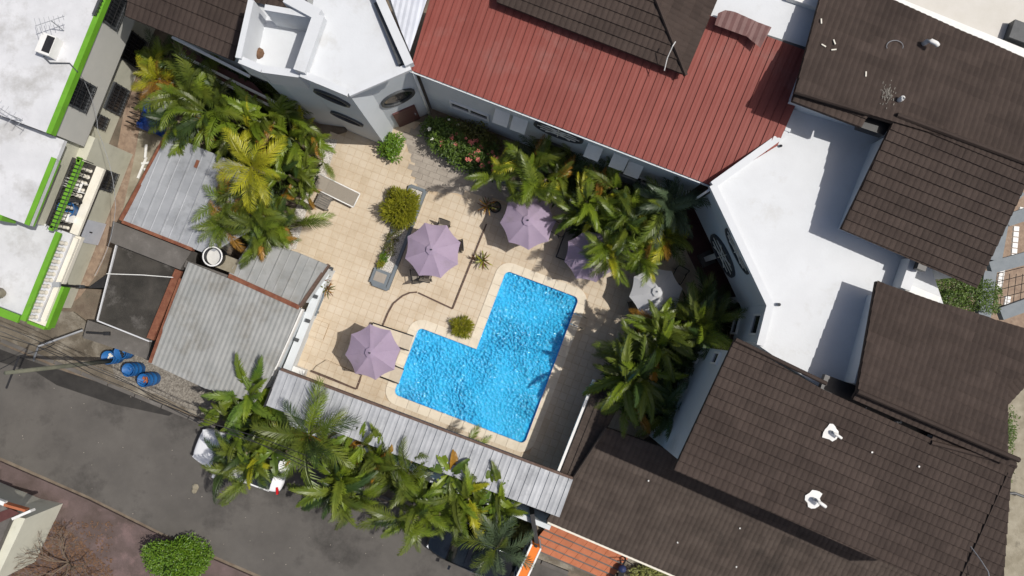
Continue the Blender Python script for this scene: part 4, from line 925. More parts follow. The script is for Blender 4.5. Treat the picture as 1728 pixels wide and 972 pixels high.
# balcony frames on the right edge
rb_ = thing('caged_patio', 'grey framed caged patio with white sills at the right edge', 'patio', (*P(1700, 440).xy, 0))
for a, b in (((1700, 330), (1680, 440)), ((1672, 452), (1760, 428)), ((1690, 530), (1760, 505)), ((1672, 458), (1660, 545)), ((1722, 320), (1700, 340)), ((1700, 372), (1760, 352))):
    MB().bar(XY(*a, 3.0), XY(*b, 3.0), .5, 2.7, 3.0+rnd.uniform(0, .01)).build('frame_beam', 'planter', rb_)
for a, b in (((1716, 382), (1711, 438)), ((1692, 455), (1686, 490)), ((1702, 500), (1696, 532)), ((1726, 350), (1722, 368))):
    n_ = 6
    for k in range(n_): MB().bar(lerp(XY(*a, 1.), XY(*b, 1.), k/n_), lerp(XY(*a, 1.), XY(*b, 1.), (k+.85)/n_), .22, .9, 1.0).build('sill_block', 'trim', rb_)
for k in range(11): MB().tube([P(1660+k*11, 462, 2.75), P(1653+k*11, 530, 2.75)], .014, 4).build('cage_bar', 'dark', rb_)
for k in range(5): MB().tube([P(1650, 470+k*14, 2.76), P(1770, 440+k*14, 2.76)], .014, 4).build('cage_bar', 'dark', rb_)
fx = MB().tube([P(1690, 833, .3), P(1712, 832, .3), P(1728, 838, .3)], .06, 6); tag(fx.build('drain_hose', 'darkgrey'), 'dark hose across the pale path at lower right edge', 'hose')
# bottom left house
bh = thing('ivory_house', 'ivory walled house corner with orange-edged sill, bottom left corner', 'house', (*P(30, 900).xy, 0))
bp_ = poly([(-200, 780), (0, 862), (48, 872), (-8, 990), (-200, 1000)], 2.9)
wall_prism(bh, 'wall', ccw(shrink(ccw(bp_), .15)), 0, 2.75, 'beige_wall2'); MB().prism(ccw(poly([(-200, 770), (4, 852), (22, 865), (-30, 985), (-200, 990)], 3.1)), 2.8, 3.1).build('roof_slab', 'grey_slab', bh)
MB().bar(XY(-60, 826, 3.15), XY(8, 850, 3.15), .16, 3.0, 3.2).build('roof_edge', 'trim', bh); MB().bar(XY(6, 852, 3.2), XY(42, 862, 3.2), .1, 2.9, 3.2).build('roof_edge', 'orange', bh); MB().bar(XY(20, 876, 3.2), XY(52, 862, 3.2), .1, 2.9, 3.21).build('roof_edge', 'trim', bh)
MB().prism(ccw(poly([(-10, 868), (16, 858), (34, 866), (-10, 886)], 3.12)), 3.1, 3.125).build('roof_hatch', 'maroon_floor', bh)
# orange steps, sign, gate post
og = thing('entrance_steps', 'orange tiled entrance steps below the low brown roof', 'steps', (*P(975, 925).xy, 0))
for k, (o_, h_) in enumerate(((0, .55), (9, .42), (18, .28), (27, .15))):
    a, b = (928-o_*.9, 882+o_*1.1), (1062-o_*.9, 940+o_*1.1)
    d0, d1 = (a[0]-9, a[1]+11), (b[0]-9, b[1]+11)
    n_ = 8
    for j in range(n_):
        pa, pb = lerp(a, b, j/n_), lerp(a, b, (j+.975)/n_); qa, qb = lerp(d0, d1, j/n_), lerp(d0, d1, (j+.975)/n_)
        MB().prism(ccw(poly([pa, pb, qb, qa], h_)), 0, h_).build('step_tile', 'orange', og)
    MB().prism(ccw(poly([d0, d1, (d1[0]-1.5, d1[1]+2), (d0[0]-1.5, d0[1]+2)], h_-.03)), 0, h_-.03).build('step_nosing', 'grey_slab', og)
q = P(904, 922, 2.4); sg = thing('standing_sign', 'orange topped standing sign with white edges beside black car', 'sign', (q.x, q.y, 0))
s0, s1_ = P(905, 922, 2.6), P(876, 985, 2.6)
MB().bar(s0.xy, s1_.xy, .34, 1.2, 2.6).build('sign_box', 'sign_orange', sg)
dd_ = (s1_-s0).normalized(); nn_ = Vector((-dd_.y, dd_.x, 0))
for s_ in (-1, 1):
    MB().bar((s0+nn_*.20*s_).xy, (s1_+nn_*.20*s_).xy, .07, 1.18, 2.62).build('sign_border', 'trim', sg)
    for k in range(7):
        c = s0.lerp(s1_, (k+.6)/7.5)+nn_*.245*s_; MB().box((c.x, c.y, 2.2), (.02, .11, .5), rz=math.atan2(dd_.y, dd_.x)+math.pi/2).build('print_block', 'navy', sg)
MB().tube([P(905, 922, 0), P(905, 922, 2.7)], .06, 6).build('post', 'dark', sg)
tag(MB().bar(P(898, 868, 2.2).xy, P(906, 918, 2.2).xy, .17, 0, 2.2).build('black_gate', 'dark'), 'narrow black gate panel running from canopy to the sign', 'gate')

# ------------------------------------------------------------------ poles, wires, barrels
pb = P(205, 607, 0); pt_ = P(35, 630, 7.3)
pl = thing('utility_pole', 'olive utility pole leaning over the street, left', 'utility pole', (pb.x, pb.y, 0))
ptop = Vector((pb.x-.25, pb.y-.1, 7.6)); MB().tube([pb, ptop], [.10, .07], 10).build('pole_shaft', 'pole', pl, True); MB().tube([ptop+V*.6-Vector((0, 0, .4)), ptop-V*.6-Vector((0, 0, .4))], .04, 6).build('crossarm', 'dark', pl)
lp_ = P(62, 588, 5.2); la = P(138, 556, 3.0)
q = P(175, 487, 0); gp_ = thing('gate_post', 'black lamp post standing in the alley beside the door', 'lamp post', (q.x, q.y, 0)); MB().tube([q, q+Vector((0, 0, 3.6))], .05, 6).build('post', 'dark', gp_); MB().box(q+Vector((0, 0, 3.65)), (.3, .2, .1)).build('lamp_head', 'galv', gp_)
MB().box(q+Vector((0, 0, 1.9)), (.22, .14, .3)).build('meter_box', 'darkgrey', gp_)
tag(MB().prism(ccw(poly([(152, 483), (181, 462), (176, 486), (150, 486)], 1.4)), 1.35, 1.42).build('gate_sheet', 'dark'), 'black triangular sheet over the alley gate', 'gate')
q = P(162, 562, 1.5); al = thing('street_lamp', 'short dark street lamp arm above the lower cement ledge', 'lamp', q); MB().tube([q+Vector((-.35, .03, .1)), q+Vector((.45, -.02, .1))], .05, 6).build('arm', 'dark', al); MB().box(q+Vector((.5, -.02, .07)), (.25, .16, .1)).build('lamp_head', 'dark', al)
q = P(140, 558, 1.5); pi_ = thing('conduit', 'bent grey conduit from cement ledge to pavement', 'conduit', q); MB().tube([P(140, 557, 1.5), P(65, 584, 1.9), P(58, 603, .9), P(57, 608, .1)], .045, 6).build('conduit_pipe', 'galv', pi_)
wl_ = ['topmost cable along the street kerb', 'second cable from the top along the street kerb', 'third cable crossing the street kerb', 'cable from the pole toward the lower left', 'thin cable across the alley to the left house', 'lowest cable beside the pole at left edge']
for k, pts in enumerate(([(-40, 532, 6.6), (150, 620, 5.9), (345, 712, 6.0), (520, 770, 6.3)], [(-40, 543, 6.5), (160, 634, 5.7), (350, 722, 5.8), (520, 782, 6.0)], [(-40, 556, 6.3), (140, 612, 5.9), (260, 672, 5.7), (520, 790, 6)], [(-40, 640, 6.4), (35, 600, 6.6), (92, 580, 6.2)], [(160, 465, 2.9), (195, 350, 3.4), (165, 220, 4.0), (134, 120, 5.6)])):
    cs = [P(*p) for p in pts]; sm_ = []
    for a, b in zip(cs, cs[1:]):
        for i in range(5): t = i/5; q = a.lerp(b, t); q.z -= .35*math.sin(math.pi*t); sm_.append(q)
    sm_.append(cs[-1]); tag(MB().tube(sm_, .014 if k != 4 else .010, 5).build('overhead_cable', 'dark' if k != 4 else 'galv'), wl_[k], 'cable', 'overhead cables')
def barrel(label, px, py, tilt, rz, fill):
    t = thing('barrel', label, 'barrel', P(px, py, .09), rz, 'blue barrels by the street')
    t.rotation_euler = (0, tilt, rz)
    mb = MB().lathe((0, 0, 0), [(0, 0), (.27, .0), (.29, .05), (.29, .3), (.305, .32), (.29, .34), (.29, .6), (.305, .62), (.29, .64), (.28, .86), (.295, .88), (.26, .88), (.25, .5), (0, .48)], 20)
    mb.build('barrel_shell', 'blue', t, True, local=True)
    c = MB()
    rr = random.Random(px)
    for k in range(14): c.box((rr.uniform(-.15, .15), rr.uniform(-.15, .15), .5+rr.uniform(0, .1)), (.12, .05, .05), rz=rr.uniform(0, 3))
    c.build('rubbish', fill, t, local=True)
barrel('blue barrel nearest the utility pole with pale rubbish inside', 200, 602, -.04, 0, 'cornice'); barrel('middle blue barrel standing open beside the gravel strip', 236, 622, -.12, .1, 'blue'); barrel('lowest blue barrel holding orange rubbish', 262, 638, -.16, .3, 'orange'); barrel('dark blue barrel half hidden behind the first barrel', 218, 594, .05, .2, 'rubber')
q = P(270, 200, 0); tb = thing('tarp_pile', 'blue tarpaulin heaped on a cage in the side yard', 'tarpaulin', (q.x, q.y, 0), TH)
mb = MB(); rr = random.Random(9); n_ = 9; vs = [((i/n_-.5)*1.3, (j/n_-.5)*1.5, .7+.22*math.sin(i*1.3)*math.cos(j*1.1)+rr.uniform(-.06, .06)-(.35 if i in (0, n_) or j in (0, n_) else 0)) for i in range(n_+1) for j in range(n_+1)]
mb.add(vs, [(i*(n_+1)+j, (i+1)*(n_+1)+j, (i+1)*(n_+1)+j+1, i*(n_+1)+j+1) for i in range(n_) for j in range(n_)]); mb.build('tarpaulin', 'blue_tarp', tb, True, local=True)
for k in range(7): MB().tube([(-.95, -.7+k*.22, 0), (-.95, -.7+k*.22, .8), (-.3, -.7+k*.22, .82)], .018, 4).build('cage_bar', 'dark', tb, local=True)
rr = random.Random(21); jl = ['white plank tossed in the side yard, longest', 'white plank crossing another in the side yard', 'white plank against the rusty shed edge', 'white broken plank at the top of yard pile']
for k, (px, py, a, L) in enumerate(((240, 283, 1.2, 1.0), (249, 275, .1, .55), (252, 284, .25, .5), (246, 255, 1.5, .6))):
    q = P(px, py, .05+.04*k); tag(MB().box(q, (L, .1, .05), rz=a).build('plank', 'trim'), jl[k], 'plank', 'white scrap planks')

# ================================================================== VEHICLES
def car(label, px, py, rz, paint, L=4.3, Wd=1.74, suv=False):
    q = P(px, py, 0); t = thing('parked_car', label, 'car', (q.x, q.y, -.03), rz, 'cars parked along the street')
    hb = .95 if suv else .86; rf = 1.62 if suv else 1.44; hw = Wd/2
    st = [(-L/2, .72, .42, .62), (-L/2+.12, .88, .3, .84 if not suv else .9), (-L/2+.7, .97, .22, hb+.04), (-.6, 1, .2, hb+.03), (.5, 1, .2, hb+.02), (L/2-1.0, .97, .22, hb-.03), (L/2-.35, .9, .26, hb-.14), (L/2-.08, .76, .36, .66), (L/2, .6, .44, .58)]
    mb = MB(); vs = []; n_ = 11
    for x, k, z0, z1 in st:
        w_ = hw*k
        for y, z in ((-w_*.82, z0), (-w_*.98, z0+.12), (-w_, (z0+z1)/2), (-w_*.97, z1-.1), (-w_*.86, z1-.01), (0, z1+.035), (w_*.86, z1-.01), (w_*.97, z1-.1), (w_, (z0+z1)/2), (w_*.98, z0+.12), (w_*.82, z0)): vs.append((x, y, z))
    fs = [(i*n_+k, (i+1)*n_+k, (i+1)*n_+(k+1) % n_, i*n_+(k+1) % n_) for i in range(len(st)-1) for k in range(n_)]
    fs += [tuple(range(n_)), tuple((len(st)-1)*n_+k for k in range(n_-1, -1, -1))]
    mb.add(vs, fs); body = mb.build('body', paint, t, True, local=True); sb = body.modifiers.new('s', 'SUBSURF'); sb.levels = sb.render_levels = 2
    xb0, xb1 = (-L/2+.25, L/2-1.0) if suv else (-L/2+.45, L/2-1.05); xt0, xt1 = xb0+(.35 if suv else .75), xb1-.75
    wb_, wt = hw*.86, hw*.66
    def patch(name, mat, p00, p10, p11, p01, par, off=.0, bulge=.0, n=6):
        m_ = MB(); p00, p10, p11, p01 = map(Vector, (p00, p10, p11, p01)); nn = (p10-p00).cross(p01-p00).normalized(); vs = []
        for i in range(n+1):
            for j in range(n+1):
                a, b = i/n, j/n; q = (p00*(1-a)+p10*a)*(1-b)+(p01*(1-a)+p11*a)*b
                vs.append(q+nn*(off+bulge*4*(a*(1-a)+b*(1-b))/2))
        m_.add(vs, [(i*(n+1)+j, (i+1)*(n+1)+j, (i+1)*(n+1)+j+1, i*(n+1)+j+1) for i in range(n) for j in range(n)]); return m_.build(name, mat, par, True, local=True)
    zb, zt = hb-.02, rf
    patch('cabin_roof', paint, (xt0, -wt, zt), (xt1, -wt, zt), (xt1, wt, zt), (xt0, wt, zt), t, 0, .05)
    patch('windscreen', 'glass', (xb1, -wb_*.95, zb), (xb1, wb_*.95, zb), (xt1, wt*.97, zt), (xt1, -wt*.97, zt), t, 0, .06)
    patch('rear_window', 'glass', (xb0, wb_*.93, zb), (xb0, -wb_*.93, zb), (xt0, -wt*.97, zt), (xt0, wt*.97, zt), t, 0, .05)
    for s_ in (-1, 1):
        patch('side_window', 'glass', (xb0*1, s_*wb_, zb), (xb1, s_*wb_, zb), (xt1, s_*wt, zt), (xt0, s_*wt, zt), t, 0, .0, 2)
        MB().tube([(xb1, s_*wb_, zb), (xt1, s_*wt, zt), (xt0, s_*wt, zt+.005), (xb0, s_*wb_, zb)], .035, 6).build('roof_pillar', paint, t, True, local=True)
        m_ = MB().box((xb1-.25, s_*(hw+.1), hb+.06), (.1, .15, .1)).build('mirror', paint, t, local=True)
        MB().box((L/2-.22, s_*hw*.58, .58), (.24, .32, .1), rz=-s_*.35).build('headlight', 'clear_lens', t, local=True)
        MB().box((-L/2+.12, s_*hw*.72, .78 if not suv else .92), (.08, .3, .14), rz=s_*.4).build('tail_light', 'red_lens', t, local=True)
        MB().box((0, s_*(hw+.004), .52), (L*.5, .02, .05)).build('side_trim', 'chrome' if suv else paint, t, local=True)
        for x in (-L*.3, L*.3):
            wh = bpy.data.objects.new('wheel', None); C.objects.link(wh); wh.parent = t; wh.location = (x, s_*(hw-.1), .31); wh.rotation_euler = (math.pi/2, 0, 0)
            MB().lathe((0, 0, 0), [(.2, -.1), (.29, -.1), (.31, -.06), (.31, .06), (.29, .1), (.2, .1)], 18).build('tyre', 'rubber', wh, True, local=True); MB().lathe((0, 0, 0), [(.2, -.07), (.05, -.09), (.05, .09), (.2, .07)], 18).build('rim', 'chrome', wh, True, local=True)
    if suv: MB().tube([(xt0+.1, wt+.02, zt+.06), (xt1-.2, wt+.02, zt+.06)], .02, 5).build('roof_rail', 'chrome', t, True, local=True); MB().tube([(xt0+.1, -wt-.02, zt+.06), (xt1-.2, -wt-.02, zt+.06)], .02, 5).build('roof_rail', 'chrome', t, True, local=True)
    return t
car('white car parked under the street palms on the left', 415, 772, math.pi+TH, 'white_car', 4.15)
car('black car parked under street palms beside the orange sign', 807, 922, math.pi+TH, 'black_car', 4.3, 1.78, True)
q = P(1046, 952, 0); mc = thing('motorcycle', 'dark motorcycle with red tail light parked below the steps', 'motorcycle', (q.x, q.y, 0), math.radians(75))
for x in (-.62, .62):
    w_ = MB().tube([(x+math.cos(t)*.27, 0, .3+math.sin(t)*.27) for t in [i*2*math.pi/16 for i in range(17)]], .055, 6).build('wheel', 'rubber', mc, True, local=True); MB().tube([(x, -.06, .3), (x, .06, .3)], .1, 8).build('hub', 'chrome', w_, local=True)
MB().lathe((0, 0, 0), [(0, .5), (.15, .55), (.19, .68), (.15, .8), (0, .84)], 10).build('fuel_tank', 'navy', mc, True, local=True); MB().box((-.38, 0, .76), (.6, .24, .1)).build('seat', 'rubber', mc, local=True); MB().tube([(-.6, 0, .3), (0, 0, .5), (.45, 0, .9), (.62, 0, .3)], .04, 6).build('frame', 'dark', mc, local=True); MB().tube([(.36, -.36, 1.02), (.46, 0, .95), (.36, .36, 1.02)], .02, 5).build('handlebar', 'dark', mc, local=True); MB().box((.75, 0, .85), (.22, .3, .22)).build('tail_light', 'red_lens', mc, local=True)

# ================================================================== TERRACE FURNITURE
def umbrella(label, px, py, D, mat, rot, zr=1.72, zt=2.2, group='mauve umbrellas on the terrace'):
    q = P(px, py, zt); t = thing('umbrella', label, 'umbrella', (q.x, q.y, 0), rot, group); r = D/2; ru = random.Random(px); t.rotation_euler = (ru.uniform(-.045, .045), ru.uniform(-.045, .045), rot)
    for k in range(8):
        a0, a1 = 2*math.pi*k/8, 2*math.pi*(k+1)/8; mb = MB(); n_ = 5; m_ = 4; vs = []
        for i in range(n_+1):
            f = .07+.93*i/n_
            for j in range(m_+1):
                a = a0+(a1-a0)*j/m_; s_ = math.sin(math.pi*j/m_)
                p0 = Vector((math.cos(a0), math.sin(a0)))*(1-j/m_)+Vector((math.cos(a1), math.sin(a1)))*(j/m_)
                rad = r*f*(1-.05*s_*f); d_ = p0*rad*(1 if i < n_ else 1)
                vs.append((d_.x, d_.y, zt-(zt-zr)*f**1.15-.03*s_*f+(ru.uniform(-.014, .014) if 0 < j < m_ else 0)))
        mb.add(vs, [(i*(m_+1)+j, (i+1)*(m_+1)+j, (i+1)*(m_+1)+j+1, i*(m_+1)+j+1) for i in range(n_) for j in range(m_)])
        mb.build('canopy_panel', mat, t, True, local=True)
        MB().tube([(0, 0, zt-.03), (math.cos(a0)*r*.5, math.sin(a0)*r*.5, zt-(zt-zr)*.45-.012), (math.cos(a0)*r*.995, math.sin(a0)*r*.995, zr-.012)], .012, 4).build('rib', 'dark', t, local=True)
    vs = []; mb = MB(); n_ = 8
    vs = [(0, 0, zt+.07)]+[(math.cos(2*math.pi*k/8)*r*.20, math.sin(2*math.pi*k/8)*r*.20, zt-.005) for k in range(8)]
    mb.add(vs, [(0, 1+k, 1+(k+1) % 8) for k in range(8)]); mb.build('vent_cap', mat, t, local=True)
    MB().tube([(0, 0, 0), (0, 0, zt+.1)], .025, 8).build('pole', 'darkgrey', t, True, local=True); MB().lathe((0, 0, 0), [(0, zt+.17), (.03, zt+.15), (.035, zt+.1), (0, zt+.06)], 8).build('finial', 'darkgrey' if mat == 'mauve' else 'trim', t, True, local=True); MB().lathe((0, 0, 0), [(.28, 0.01), (.28, .06), (.05, .1), (.04, .3)], 16).build('base', 'darkgrey', t, True, local=True)
    return t
umbrella('mauve umbrella over the lower-left table between shed and pool', 628, 592, 2.34, 'mauve', .1)
umbrella('mauve umbrella beside the slate planter in the terrace middle', 728, 418, 2.42, 'mauve', .28)
umbrella('mauve umbrella partly under palm fronds near the flower bed', 893, 372, 2.36, 'mauve', .02)
umbrella('mauve umbrella mostly hidden and shaded by the palm cluster', 1001, 428, 2.25, 'mauve', .2)
umbrella('white umbrella in shade beside the right-hand palms', 1112, 494, 2.25, 'offwhite', .15, group='white umbrella')
def table(label, px, py, r=.5):
    q = P(px, py, 0); t = thing('garden_table', label, 'table', (q.x, q.y, 0), group='round tables under the umbrellas')
    MB().lathe((0, 0, 0), [(0, .74), (r, .74), (r, .70), (0, .70)], 24).build('table_top', 'darkgrey', t, local=True)
    for k in range(4): a = math.pi/4+k*math.pi/2; MB().tube([(.1*math.cos(a), .1*math.sin(a), .7), (.38*math.cos(a), .38*math.sin(a), 0)], .02, 5).build('leg', 'dark', t, local=True)
table('round table under the lower-left mauve umbrella', 640, 590); table('round table under the mauve umbrella by the planter', 735, 424); table('round table under the white umbrella', 1104, 496)
def make_chair():
    t = thing('garden_chair', 'x', 'chair')
    MB().box((0, 0, .43), (.46, .46, .025)).build('seat', 'sling', t, local=True)
    mb = MB(); mb.add([(-.22, -.22, .45), (.22, -.22, .45), (.22, -.38, .88), (-.22, -.38, .88), (-.22, -.24, .45), (.22, -.24, .45), (.22, -.4, .88), (-.22, -.4, .88)], [(0, 1, 2, 3), (7, 6, 5, 4), (3, 2, 6, 7), (0, 3, 7, 4), (1, 5, 6, 2)]); mb.build('backrest', 'sling', t, local=True)
    for s_ in (-1, 1):
        x = s_*.25
        MB().tube([(x, .25, 0), (x, .24, .64), (x, .2, .66), (x, -.28, .66)], .018, 6).build('armrest', 'dark', t, True, local=True)
        MB().tube([(x*.95, .22, 0), (x*.95, .22, .42)], .016, 6).build('leg', 'dark', t, True, local=True); MB().tube([(x, -.3, 0), (x, -.22, .43), (x, -.4, .92)], .018, 6).build('leg', 'dark', t, True, local=True)
    MB().tube([(-.25, -.4, .9), (-.15, -.41, .93), (.15, -.41, .93), (.25, -.4, .9)], .018, 6).build('back_rail', 'dark', t, True, local=True); MB().tube([(-.24, .23, .43), (.24, .23, .43)], .014, 5).build('seat_rail', 'dark', t, True, local=True)
    return t
CH = None
for label, px, py, rz in (('upper taupe chair beside the mauve umbrella near the planter', 748, 390, 160), ('right-hand taupe chair at the umbrella near the planter', 768, 418, 95), ('taupe chair below the umbrella near the planter, right of pair', 722, 462, -12), ('taupe chair below the umbrella near the planter, left of pair', 706, 464, 10),
                          ('chair in shade left of the white umbrella', 1072, 518, -80), ('dark chair right of the umbrella under the flower-bed palm', 938, 388, 60), ('chair in deep shade above the white umbrella', 1140, 468, 150)):
    if CH is None: CH = make_chair(); c = CH
    else: c = copy_tree(CH)
    q = P(px, py, 0); c.location = (q.x, q.y, 0); c.rotation_euler = (0, 0, math.radians(rz)); c['label'] = label; c['group'] = 'taupe garden chairs'
def lounger(label, px, py, rz, frame='trim', fab='sling', L=1.95, back=.28):
    q = P(px, py, 0); t = thing('sun_lounger', label, 'sun lounger', (q.x, q.y, 0), math.radians(rz), 'sun loungers on the terrace')
    MB().box((-.25, 0, .34), (L-.55, .6, .035)).build('bed', fab, t, local=True)
    mb = MB(); x0 = L/2-.52; mb.add([(x0, -.3, .33), (x0, .3, .33), (x0+.5, .3, .33+back), (x0+.5, -.3, .33+back), (x0, -.3, .36), (x0, .3, .36), (x0+.5, .3, .36+back), (x0+.5, -.3, .36+back)], [(0, 1, 2, 3), (7, 6, 5, 4), (0, 4, 5, 1), (1, 5, 6, 2), (2, 6, 7, 3), (3, 7, 4, 0)]); mb.build('backrest', fab, t, local=True)
    for s_ in (-1, 1):
        MB().tube([(-L/2, s_*.33, .34), (x0, s_*.33, .34), (x0+.5, s_*.33, .345+back)], .028, 6).build('side_rail', frame, t, True, local=True)
        for x in (-L/2+.2, L/2-.45): MB().tube([(x, s_*.32, 0), (x, s_*.32, .33)], .028, 6).build('leg', frame, t, True, local=True)
    MB().tube([(-L/2, -.33, .34), (-L/2, .33, .34)], .028, 6).build('end_rail', frame, t, True, local=True)
lounger('taupe sun lounger with white frame beside the left palms', 571, 324, -26+180, back=.1)
lounger('cream sun lounger right of the lower-left umbrella, upper of two', 662, 568, -18, 'dark', 'cushion', 1.9, .12)
lounger('cream sun lounger right of the lower-left umbrella, lower of two', 646, 622, -20, 'dark', 'cushion', 1.9, .12)
lounger('dark framed lounger in shade left of the hidden umbrella', 962, 405, 70, 'dark', 'sling', 1.9, .2)
lounger('dark framed lounger in shade just left of hidden mauve umbrella', 978, 412, 70, 'dark', 'sling', 1.9, .2)
q = P(549, 342, 0); sd = thing('side_table', 'grey slatted wooden side table next to the white lounger', 'side table', (q.x, q.y, 0), TH-.1)
for k in range(6): MB().box((0, -.25+.1*k, .38), (.62, .085, .03)).build('slat', 'wood_grey', sd, local=True)
for sx in (-1, 1):
    for sy in (-1, 1): MB().box((sx*.26, sy*.24, .18), (.06, .06, .36)).build('leg', 'wood_grey', sd, local=True)
    MB().box((sx*.26, 0, .345), (.05, .52, .04)).build('rail', 'wood_grey', sd, local=True)
pn = thing('planter', 'long slate-grey framed planter with pebbles and small shrubs', 'planter', (*PLANT[0], 0)); pq = ccw(list(PLANT))
for a, b in zip(pq, pq[1:]+pq[:1]): MB().bar(a, b, .13, 0, .2+rnd.uniform(0, .004)).build('planter_rim', 'planter', pn)
MB().prism(pq, .005, .13).build('pebble_bed', 'pebble', pn)
cq = grid_fit([(633, 452), (661, 461), (652, 485), (624, 476)], 0); MB().prism(ccw(cq), .13, .19).build('cover_frame', 'planter', pn); cq2 = shrink(ccw(cq), .13); MB().prism(cq2, .19, .21).build('access_cover', 'grey_paver', pn)
pot = P(836, 351, 0); pk = thing('plant_pot', 'round black pot left of the flower-bed umbrella', 'pot', (pot.x, pot.y, 0)); MB().lathe((0, 0, 0), [(.18, 0), (.25, .3), (.27, .32), (.23, .32), (.2, .24), (0, .22)], 18).build('pot_wall', 'dark', pk, True, local=True); MB().lathe((0, 0, 0), [(.2, .25), (0, .27)], 12).build('pot_soil', 'soil', pk, local=True)
sgn = P(510, 578, 0); o = thing('pool_toy', 'small orange and white float on the terrace by low wall', 'float', (sgn.x, sgn.y, 0)); MB().lathe((0, 0, 0), [(0, .0), (.07, .02), (.08, .1), (.05, .18), (0, .2)], 10).build('float_body', 'sign_orange', o, True, local=True); MB().box((.03, .1, .06), (.12, .07, .08)).build('float_end', 'trim', o, local=True)
# flower bed kerb along the red wing
bed = thing('flower_bed', 'slate-grey kerbed flower bed along the red-roofed wing', 'flower bed', (*P(800, 285).xy, 0))
kb = [(722, 208), (733, 240), (745, 262), (830, 300), (960, 350), (1040, 400)]; kw = [P(a, b).xy[:] for a, b in kb]
for a, b in zip(kw, kw[1:]): MB().bar(a, b, .2, 0, .32).build('bed_kerb', 'planter', bed)
MB().prism(ccw(kw+[tuple(Vector(wb)), tuple(Vector(wa))]), .005, .22).build('bed_soil', 'soil', bed)
# ================================================================== PLANTS
def frond_mesh(kind, elev, droop, seed):
    rr = random.Random(seed); mb = MB(); n = 12; pts = []; tan = []; p = Vector((0, 0, 0)); side = rr.uniform(-.25, .25); yaw = 0
    for i in range(n+1):
        s = i/n; a = elev-droop*s**1.2; yaw = side*s
        d = Vector((math.cos(a)*math.cos(yaw), math.cos(a)*math.sin(yaw), math.sin(a))); pts.append(p.copy()); tan.append(d); p = p+d/n
    mb.tube(pts, [.012*(1-.8*i/n)+.003 for i in range(n+1)], 4, False)
    nl, w0, l0, st = {'feather': (32, .018, .33, .16), 'dense': (36, .022, .28, .13), 'fan': (26, .034, .40, .30), 'pleat': (30, .040, .22, .14)}[kind]
    for sgn in (-1, 1):
        for k in range(nl):
            s = st+(1-st)*(k+.5+rr.uniform(-.2, .2))/nl; f = s*n; i = min(n-1, int(f)); q = pts[i].lerp(pts[i+1], min(1, f-i)); t = tan[i]
            up = Vector((0, 0, 1)); y = up.cross(t).normalized()*sgn; nrm = t.cross(y*sgn)
            x = (s-st)/(1-st); ln = l0*(math.sin(math.pi*(.2+.72*x))**.8)*rr.uniform(.85, 1.12)
            fw = math.radians(36+34*x+rr.uniform(-6, 6)); lift = .38*(1-x)*rr.uniform(.5, 1.2)
            d = (y*math.cos(fw)+t*math.sin(fw)+nrm*lift).normalized(); w = t*w0*(.8+.5*math.sin(math.pi*x))
            m = q+d*ln*.5; e = q+d*ln*.96+Vector((0, 0, -ln*rr.uniform(.2, .6)))
            mb.add([q-w*.3, q+w*.3, m+w*.5, m-w*.5, e], [(0, 1, 2, 3), (3, 2, 4)] if sgn > 0 else [(3, 2, 1, 0), (4, 2, 3)])
    return mb
def banana_mesh(seed):
    rr = random.Random(seed); mb = MB(); n = 14; p = Vector((0, 0, 0)); rows = []; elev, droop = rr.uniform(.6, .9), rr.uniform(.9, 1.5)
    for i in range(n+1):
        s = i/n; a = elev-droop*s; d = Vector((math.cos(a), 0, math.sin(a))); wd = 0.012 if s < .14 else .15*math.sin(math.pi*min(1, (s-.10)/.92))**.65
        nz = Vector((-math.sin(a), 0, math.cos(a))); j = .03*rr.uniform(-1, 1)
        rows.append([p+Vector((0, -wd*1.0, 0))+nz*(wd*.35+j*.6), p+Vector((0, -wd*.5, 0))+nz*(wd*.22), p.copy(), p+Vector((0, wd*.5, 0))+nz*(wd*.22), p+Vector((0, wd, 0))+nz*(wd*.35-j*.6)]); p = p+d/n
    vs = [v for r in rows for v in r]; fs = [(i*5+k, (i+1)*5+k, (i+1)*5+k+1, i*5+k+1) for i in range(n) for k in range(4) if not (k in (0, 3) and i > 2 and rr.random() < .12)]
    mb.add(vs, fs); return mb
FR = {}
for kind in ('feather', 'dense', 'fan', 'pleat'):
    for vi, (e, d) in enumerate(((1.15, 1.0), (.85, 1.15), (.6, 1.1), (.35, 1.0), (1.35, .7))): FR[kind, vi] = [frond_mesh(kind, e, d, vi*7+k) for k in range(2)]
FR['banana', 0] = [banana_mesh(k) for k in range(4)]
FM = {}
def fmesh(kind, vi, k, mat):
    if (kind, vi, k, mat) not in FM: FM[kind, vi, k, mat] = FR[kind, vi][k].mesh('frond', mat)
    return FM[kind, vi, k, mat]
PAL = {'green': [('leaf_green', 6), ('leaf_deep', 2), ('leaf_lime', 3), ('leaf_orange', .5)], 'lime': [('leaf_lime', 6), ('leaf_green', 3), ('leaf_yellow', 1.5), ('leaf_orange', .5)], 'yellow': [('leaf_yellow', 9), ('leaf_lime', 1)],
       'autumn': [('leaf_green', 4), ('leaf_lime', 2), ('leaf_orange', 3)], 'deep': [('leaf_deep', 6), ('leaf_green', 2)], 'blue': [('leaf_blue', 6), ('leaf_green', 1)], 'banana': [('leaf_banana', 6), ('leaf_lime', 2), ('leaf_orange', .7)], 'gold': [('leaf_orange', 4), ('leaf_yellow', 4), ('leaf_lime', 2)]}  # 'deep' puts shade into leaf colour, mostly for palms standing in shadow
def pick(rr, pal):
    w_ = PAL[pal]; x = rr.random()*sum(a[1] for a in w_)
    for m, k in w_:
        x -= k
        if x <= 0: return m
    return w_[0][0]
